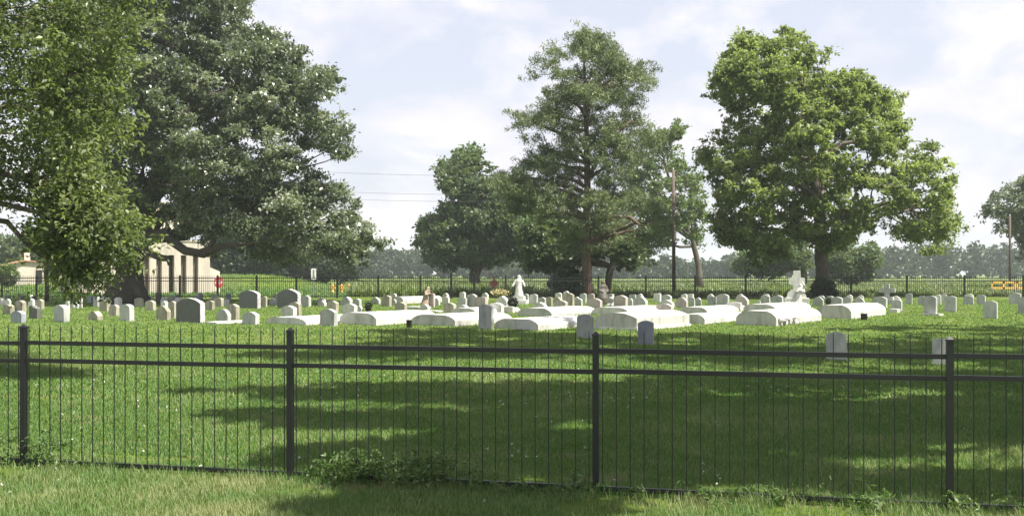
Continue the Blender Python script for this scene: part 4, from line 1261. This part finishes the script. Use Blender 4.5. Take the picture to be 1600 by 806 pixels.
# bowed brown statue leaning on an upright stone
X, Y, Z = ground_pt(663.5, 480)
st = from_bm('bowed_statue', (lambda b: (robed_figure(b, 0.86, lean=(0.10, 0), bow=0.32, arms='fold', veil=True), b)[1])(bmesh.new()), MS['brown'], None, True)
st.location = (X, Y, Z); st.rotation_euler = (0, 0, R(55)); remeshed(st)
tag(st, 'bowed brown mourning statue leaning on an upright pink stone', 'statue')

# seated bronze figure on a pale plinth
X, Y, Z = ground_pt(941, 477)
st = empty('seated_statue', (X, Y, Z), R(20))
tag(st, 'dark bronze seated figure with a pale plinth, beside the pine trunk', 'statue')
bm = bmesh.new(); add_box(bm, (0.02, 0, 0.03), (0.62, 0.5, 0.14)); add_box(bm, (0.42, -0.02, 0.22), (0.11, 0.4, 0.56))
from_bm('plinth', bm, MS['white'], st)
bm = bmesh.new(); robed_figure(bm, 0.98, lean=(0.05, 0.02), bow=0.08, arms='lap', base=0.09)
loft_into(bm, [(-0.02, -0.06, 0.09, 0.24, 0.24), (-0.02, -0.08, 0.32, 0.22, 0.22), (0, -0.06, 0.52, 0.19, 0.16), (0.02, 0, 0.72, 0.17, 0.12)])
f = remeshed(from_bm('figure', bm, MS['bronze'], st, True)); f.scale = (1.1, 1.1, 1.0)

# large cross with a carved figure clinging to it
X, Y, Z = ground_pt(1245, 479)
cr = empty('stone_cross', (X, Y, Z), R(-14))
tag(cr, 'large white stone cross with a draped figure carved against it', 'cross')
bm = bmesh.new(); add_box(bm, (0, 0, 0.13), (1.02, 0.55, 0.46))
bmesh.ops.bevel(bm, geom=bm.edges[:], offset=0.02, segments=2, affect='EDGES'); from_bm('base', bm, MS['white'], cr)
bm = bmesh.new(); prism(bm, [(-0.42, 0.36), (0.40, 0.36), (0.36, 0.52), (0.2, 0.6), (-0.2, 0.72), (-0.36, 0.6)], -0.14, 0.16)
from_bm('rock', bm, MS['white'], cr)
bm = bmesh.new()
prism(bm, [(-0.15, 0.5), (0.15, 0.5), (0.15, 0.93), (0.33, 0.93), (0.33, 1.21), (0.15, 1.21), (0.15, 1.51), (-0.15, 1.51), (-0.15, 1.21), (-0.33, 1.21), (-0.33, 0.93), (-0.15, 0.93)], -0.09, 0.13)
bmesh.ops.bevel(bm, geom=bm.edges[:], offset=0.012, segments=2, affect='EDGES'); from_bm('cross', bm, MS['white'], cr)
bm = bmesh.new(); robed_figure(bm, 0.82, lean=(0.18, 0.12), bow=0.0, arms='fold', base=0.12)
tube_into(bm, [(0.2, -0.12, 0.74), (0.26, -0.16, 0.9), (0.16, -0.12, 1.06)], [0.045, 0.04, 0.028], 8)
f = remeshed(from_bm('figure', bm, MS['white'], cr, True)); f.location = (0.03, -0.24, 0)

X, Y, Z = ground_pt(1386, 474)
cr = empty('stone_cross', (X, Y, Z), R(-30))
tag(cr, 'small plain grey cross on a stepped base near the fence', 'cross')
bm = bmesh.new()
prism(bm, [(-0.10, 0.30), (0.10, 0.30), (0.10, 0.50), (0.36, 0.50), (0.36, 0.68), (0.10, 0.68), (0.10, 0.90), (-0.10, 0.90), (-0.10, 0.68), (-0.36, 0.68), (-0.36, 0.50), (-0.10, 0.50)], -0.1, 0.1)
bmesh.ops.bevel(bm, geom=bm.edges[:], offset=0.012, segments=2, affect='EDGES'); from_bm('cross', bm, MS['grey'], cr)
bm = bmesh.new(); add_box(bm, (0, 0, 0.05), (0.9, 0.5, 0.24)); add_box(bm, (0, 0, 0.235), (0.55, 0.36, 0.13)); from_bm('base', bm, MS['grey'], cr)

# ------------------------------------------------------------------ small things on the graves
X, Y, Z = ground_pt(801, 488)
wr = empty('memorial_wreath', (X, Y, Z))
tag(wr, 'dark round wreath on a wire stand behind the low vault', 'wreath')
bm = bmesh.new()
ringp = [(0.11 * math.cos(2 * math.pi * k / 20), 0.0, 0.36 + 0.14 * math.sin(2 * math.pi * k / 20)) for k in range(21)]
tube_into(bm, ringp, [0.075] * 21, 8)
from_bm('ring', bm, M_BLACK, wr, True)
k = np.repeat(np.arange(20), 40)
C = np.array(ringp)[k] + rng.normal(size=(800, 3)) * 0.05
leaves('leaves', C, rng.random(800) * 0.4, 0.06, 0.03, L_FAR, wr)
bm = bmesh.new()
for s in (-0.1, 0.1):
    tube_into(bm, [(s, 0.0, -0.02), (s * 0.6, 0.02, 0.3)], [0.008, 0.008], 6)
tube_into(bm, [(0, 0.22, -0.02), (0, 0.03, 0.42)], [0.008, 0.008], 6)
from_bm('stand', bm, M_IRON, wr)

def pot(x, y, h, r, lab, plant=True, mat=M_BLACK):
    X, Y, Z = ground_pt(x, y)
    root = empty('flower_pot', (X, Y, Z))
    tag(root, lab, 'flower pot')
    bm = bmesh.new()
    loft_into(bm, [(0, 0, -0.03, r * 0.7, r * 0.7), (0, 0, h * 0.25, r * 0.85, r * 0.85), (0, 0, h * 0.5, r, r), (0, 0, h * 0.56, r * 1.08, r * 1.08), (0, 0, h * 0.6, r * 1.05, r * 1.05)])
    from_bm('pot', bm, mat, root, True)
    C = np.array([0, 0, h * 0.75]) + rng.normal(size=(420, 3)) * np.array([r * 0.55, r * 0.55, h * 0.16])
    leaves('plant', C, rng.random(420), 0.07, 0.035, L_FAR, root)
pot(575.5, 489, 0.36, 0.11, 'dark rounded pot standing on the first shouldered vault')
pot(1294, 479, 0.36, 0.11, 'dark rounded pot between headstones beneath the pecan trunk')
X, Y, Z = ground_pt(956, 479)
u = from_bm('stone_urn', (lambda b: (loft_into(b, [(0, 0, -0.03, 0.1, 0.1), (0, 0, 0.1, 0.1, 0.1), (0, 0, 0.13, 0.05, 0.05), (0, 0, 0.18, 0.05, 0.05), (0, 0, 0.28, 0.11, 0.11), (0, 0, 0.38, 0.13, 0.13), (0, 0, 0.41, 0.09, 0.09)]), b)[1])(bmesh.new()), MS['grey'], None, True)
u.location = (X, Y, Z); tag(u, 'small grey stone urn to the right of the seated bronze figure', 'urn')
X, Y, Z = ground_pt(782, 472)
fa = empty('flower_arrangement', (X, Y, Z))
tag(fa, 'pale yellow flower arrangement on a stand, left of the white statue', 'flowers')
bm = bmesh.new(); tube_into(bm, [(0, 0, -0.02), (0, 0, 0.36)], [0.03, 0.02], 8); loft_into(bm, [(0, 0, -0.02, 0.12, 0.12), (0, 0, 0.03, 0.10, 0.10), (0, 0, 0.05, 0.03, 0.03)])
from_bm('stand', bm, M_BLACK, fa)
C = np.array([0, 0, 0.44]) + rng.normal(size=(700, 3)) * np.array([0.2, 0.12, 0.07])
leaves('blooms', C, rng.random(700), 0.08, 0.05, L_DRY, fa)
for x, y, w, h, lab in [(640, 511, 0.13, 0.19, 'small black box at the left corner of the wide vault'), (1348, 499, 0.20, 0.18, 'small black box against the side of the rightmost vault')]:
    X, Y, Z = ground_pt(x, y)
    bm = bmesh.new(); add_box(bm, (0, 0, h / 2 - 0.02), (w, w * 0.8, h + 0.04)); add_box(bm, (0, 0, h + 0.01), (w * 1.12, w * 0.92, 0.025))
    bmesh.ops.bevel(bm, geom=bm.edges[:], offset=0.008, segments=2, affect='EDGES')
    o = from_bm('grave_box', bm, M_BLACK); o.location = (X, Y - 0.12, Z); o.rotation_euler = (0, 0, R(-20)); tag(o, lab, 'box', 'small black boxes by the vaults')

# ------------------------------------------------------------------ signs, hydrants, barrier, poles and wires
def ngon_plate(bm, r, n, y0, y1, rot=0.0, cz=0.0):
    prism(bm, [(r * math.cos(2 * math.pi * k / n + rot), cz + r * math.sin(2 * math.pi * k / n + rot)) for k in range(n)], y0, y1)

def text_mesh(name, body, size, mat, parent, loc, sx=1.0):
    cu = bpy.data.curves.new(name, 'FONT'); cu.body = body; cu.size = size; cu.align_x = 'CENTER'; cu.align_y = 'CENTER'; cu.extrude = 0.003
    tmp = bpy.data.objects.new(name, cu); COL.objects.link(tmp)
    me = bpy.data.meshes.new_from_object(tmp)
    bpy.data.objects.remove(tmp); bpy.data.curves.remove(cu)
    me.materials.clear()
    o = link(name, me, mat, parent)
    o.location = loc; o.rotation_euler = (R(90), 0, 0); o.scale = (sx, 1, 1)
    return o

p = px(341.5, 441, 60); z0 = terrain(p.x, p.y)
sg = empty('stop_sign', (p.x, p.y, z0), R(58)); tag(sg, 'red octagonal sign with white lettering beside the beige building', 'sign')
h = p.z - z0
bm = bmesh.new(); ngon_plate(bm, 0.36, 8, -0.012, 0.0, math.pi / 8, h); pl = from_bm('sign_plate', bm, M_RED, sg)
text_mesh('lettering', 'STOP', 0.27, M_SIGNW, pl, (0, -0.016, h))
bm = bmesh.new(); add_box(bm, (0, 0.03, h / 2), (0.06, 0.05, h + 0.5)); from_bm('post', bm, M_GALV, sg)

p = px(490, 428, 57); z0 = terrain(p.x, p.y)
sg = empty('road_sign', (p.x, p.y, z0), R(8)); tag(sg, 'tall white rectangular sign on a thin grey post', 'sign'); h = p.z - z0
bm = bmesh.new(); add_box(bm, (0, 0, h), (0.28, 0.012, 0.62)); bmesh.ops.bevel(bm, geom=[e for e in bm.edges if abs((e.verts[0].co - e.verts[1].co).y) > 0.005], offset=0.03, segments=3, affect='EDGES')
from_bm('sign_plate', bm, M_SIGNW, sg)
bm = bmesh.new(); add_box(bm, (0, -0.01, h), (0.09, 0.006, 0.46)); from_bm('sign_panel', bm, M_GALV, sg)
bm = bmesh.new(); add_box(bm, (0, 0.03, h / 2 + 0.05), (0.07, 0.04, h + 0.3)); from_bm('post', bm, M_GALV, sg)

p = px(772, 442.5, 56); z0 = terrain(p.x, p.y)
sg = empty('warning_sign', (p.x, p.y, z0), 0); tag(sg, 'faded red diamond sign behind the far fence', 'sign'); h = p.z - z0
bm = bmesh.new(); ngon_plate(bm, 0.27, 4, -0.012, 0.0, 0, h); from_bm('sign_plate', bm, M_REDF, sg)
bm = bmesh.new(); add_box(bm, (0, 0.025, h / 2), (0.05, 0.04, h + 0.3)); from_bm('post', bm, M_GALV, sg)

for x, lab in [(519.5, 'yellow hydrant, leftmost of the three beyond the far fence'), (534, 'yellow hydrant, middle one of the three beyond the far fence'), (546, 'yellow hydrant, rightmost of the three beyond the far fence')]:
    p = px(x, 454, 72); z0 = terrain(p.x, p.y)
    o = empty('fire_hydrant', (p.x, p.y, z0)); tag(o, lab, 'hydrant', 'yellow hydrants beyond the far fence')
    bm = bmesh.new(); H = 0.60
    loft_into(bm, [(0, 0, -0.05, 0.15, 0.15), (0, 0, 0.05, 0.15, 0.15), (0, 0, 0.06, 0.1, 0.1), (0, 0, H * 0.62, 0.1, 0.1), (0, 0, H * 0.63, 0.14, 0.14), (0, 0, H * 0.69, 0.14, 0.14)])
    from_bm('barrel', bm, M_YEL, o, True)
    bm = bmesh.new(); loft_into(bm, [(0, 0, H * 0.69, 0.12, 0.12), (0, 0, H * 0.82, 0.10, 0.10), (0, 0, H * 0.9, 0.05, 0.05), (0, 0, H, 0.035, 0.035)]); from_bm('bonnet', bm, M_YEL, o, True)
    bm = bmesh.new(); tube_into(bm, [(-0.2, 0, H * 0.5), (0.2, 0, H * 0.5)], [0.055, 0.055], 10); tube_into(bm, [(0, 0, H * 0.46), (0, -0.19, H * 0.46)], [0.065, 0.065], 10); from_bm('nozzle', bm, M_YEL, o, True)

def barrier(xl, xr, lab):
    Yb = 58.5
    A, B = px(xl, 463, Yb), px(xr, 463, Yb)
    root = empty('safety_barrier', ((A.x + B.x) / 2, Yb, terrain(A.x, Yb))); tag(root, lab, 'barrier', 'yellow barrier frames beyond the far fence')
    L = B.x - A.x
    zt, zb = 0.80, 0.47
    for z in (zt, zb):
        bm = bmesh.new(); add_box(bm, (0, 0, z), (L, 0.06, 0.13)); bmesh.ops.bevel(bm, geom=bm.edges[:], offset=0.012, segments=2, affect='EDGES'); from_bm('rail', bm, M_YEL2, root)
    for s in (-0.5, 0.0, 0.5):
        bm = bmesh.new(); add_box(bm, (s * (L - 0.07), 0.004, 0.635), (0.10, 0.068, 0.46)); from_bm('upright', bm, M_YEL2, root)
    for s in (-0.47, 0.47):
        bm = bmesh.new()
        for q in (-1, 1):
            tube_into(bm, [(s * L, 0, 0.55), (s * L, q * 0.28, -0.02)], [0.022, 0.022], 8)
        from_bm('leg', bm, M_GALV, root)
barrier(1549, 1586.5, 'whole yellow barrier frame beyond the far fence, at the right')
barrier(1588, 1626, 'yellow barrier frame cut off by the right edge')

def pole(x, yb, yt, Yd, r, lab, lean=0.0):
    b = px(x, yb, Yd); t = px(x + lean, yt, Yd)
    z0 = terrain(b.x, b.y)
    root = empty('utility_pole', (b.x, b.y, z0)); tag(root, lab, 'utility pole', 'wooden utility poles beyond the fence')
    bm = bmesh.new(); tube_into(bm, [(0, 0, -0.3), ((t.x - b.x) * 0.5, 0, (t.z - z0) * 0.5), (t.x - b.x, 0, t.z - z0)], [r * 1.15, r, r * 0.8], 12)
    from_bm('shaft', bm, MS['pole'], root, True)
    bm = bmesh.new()
    tube_into(bm, [(t.x - b.x, 0, t.z - z0 - 0.05), (t.x - b.x, 0, t.z - z0 + 0.12)], [0.05, 0.035], 8)
    from_bm('insulator', bm, M_GALV, root, True)
    return root, t
pr_, top1 = pole(1053, 462, 266, 62, 0.105, 'tall wooden utility pole between the pine and the pecan', -1)
pr2, top2 = pole(1578, 455, 338, 74, 0.085, 'slim wooden pole behind the yellow barrier at the right')
pr3, top3 = pole(120, 462, 235, 66, 0.14, 'wooden utility pole hidden behind the big oak crown')
# dead-end wires between the poles
for k, (dz, sag, lab) in enumerate([(0.0, 0.55, 'uppermost thin power line crossing the sky left of the pine'), (-1.05, 0.62, 'middle thin power line crossing the sky left of the pine'), (-1.42, 0.66, 'lowest thin power line crossing the sky left of the pine')]):
    a = Vector((top3.x, top3.y, top3.z + dz * 1.05 + 0.02)); b = Vector((top1.x, top1.y, top1.z + dz + 0.02))
    bm = bmesh.new()
    pts = [a.lerp(b, i / 24) - Vector((0, 0, sag * 1.6 * 4 * (i / 24) * (1 - i / 24))) for i in range(25)]
    pts = [q - a for q in pts]
    tube_into(bm, pts, [0.008] * 25, 6)
    o = from_bm('power_line', bm, M_WIRE, None, True); o.location = a
    tag(o, lab, 'power line', 'power lines between the utility poles')

# ------------------------------------------------------------------ haze
hm = bpy.data.materials.new('haze'); hm.use_nodes = True
t = hm.node_tree; t.nodes.clear()
mo = t.nodes.new('ShaderNodeOutputMaterial'); pv = t.nodes.new('ShaderNodeVolumePrincipled')
pv.inputs['Color'].default_value = (0.84, 0.90, 0.97, 1)
pv.inputs['Density'].default_value = 0.0005
pv.inputs['Anisotropy'].default_value = 0.2
t.links.new(pv.outputs[0], mo.inputs['Volume'])
bm = bmesh.new(); add_box(bm, (0, 735, 11.0), (1790, 1525, 26.0))
hz = from_bm('haze', bm, hm); tag(hz, 'thin pale summer haze in the air', 'haze', kind='stuff')
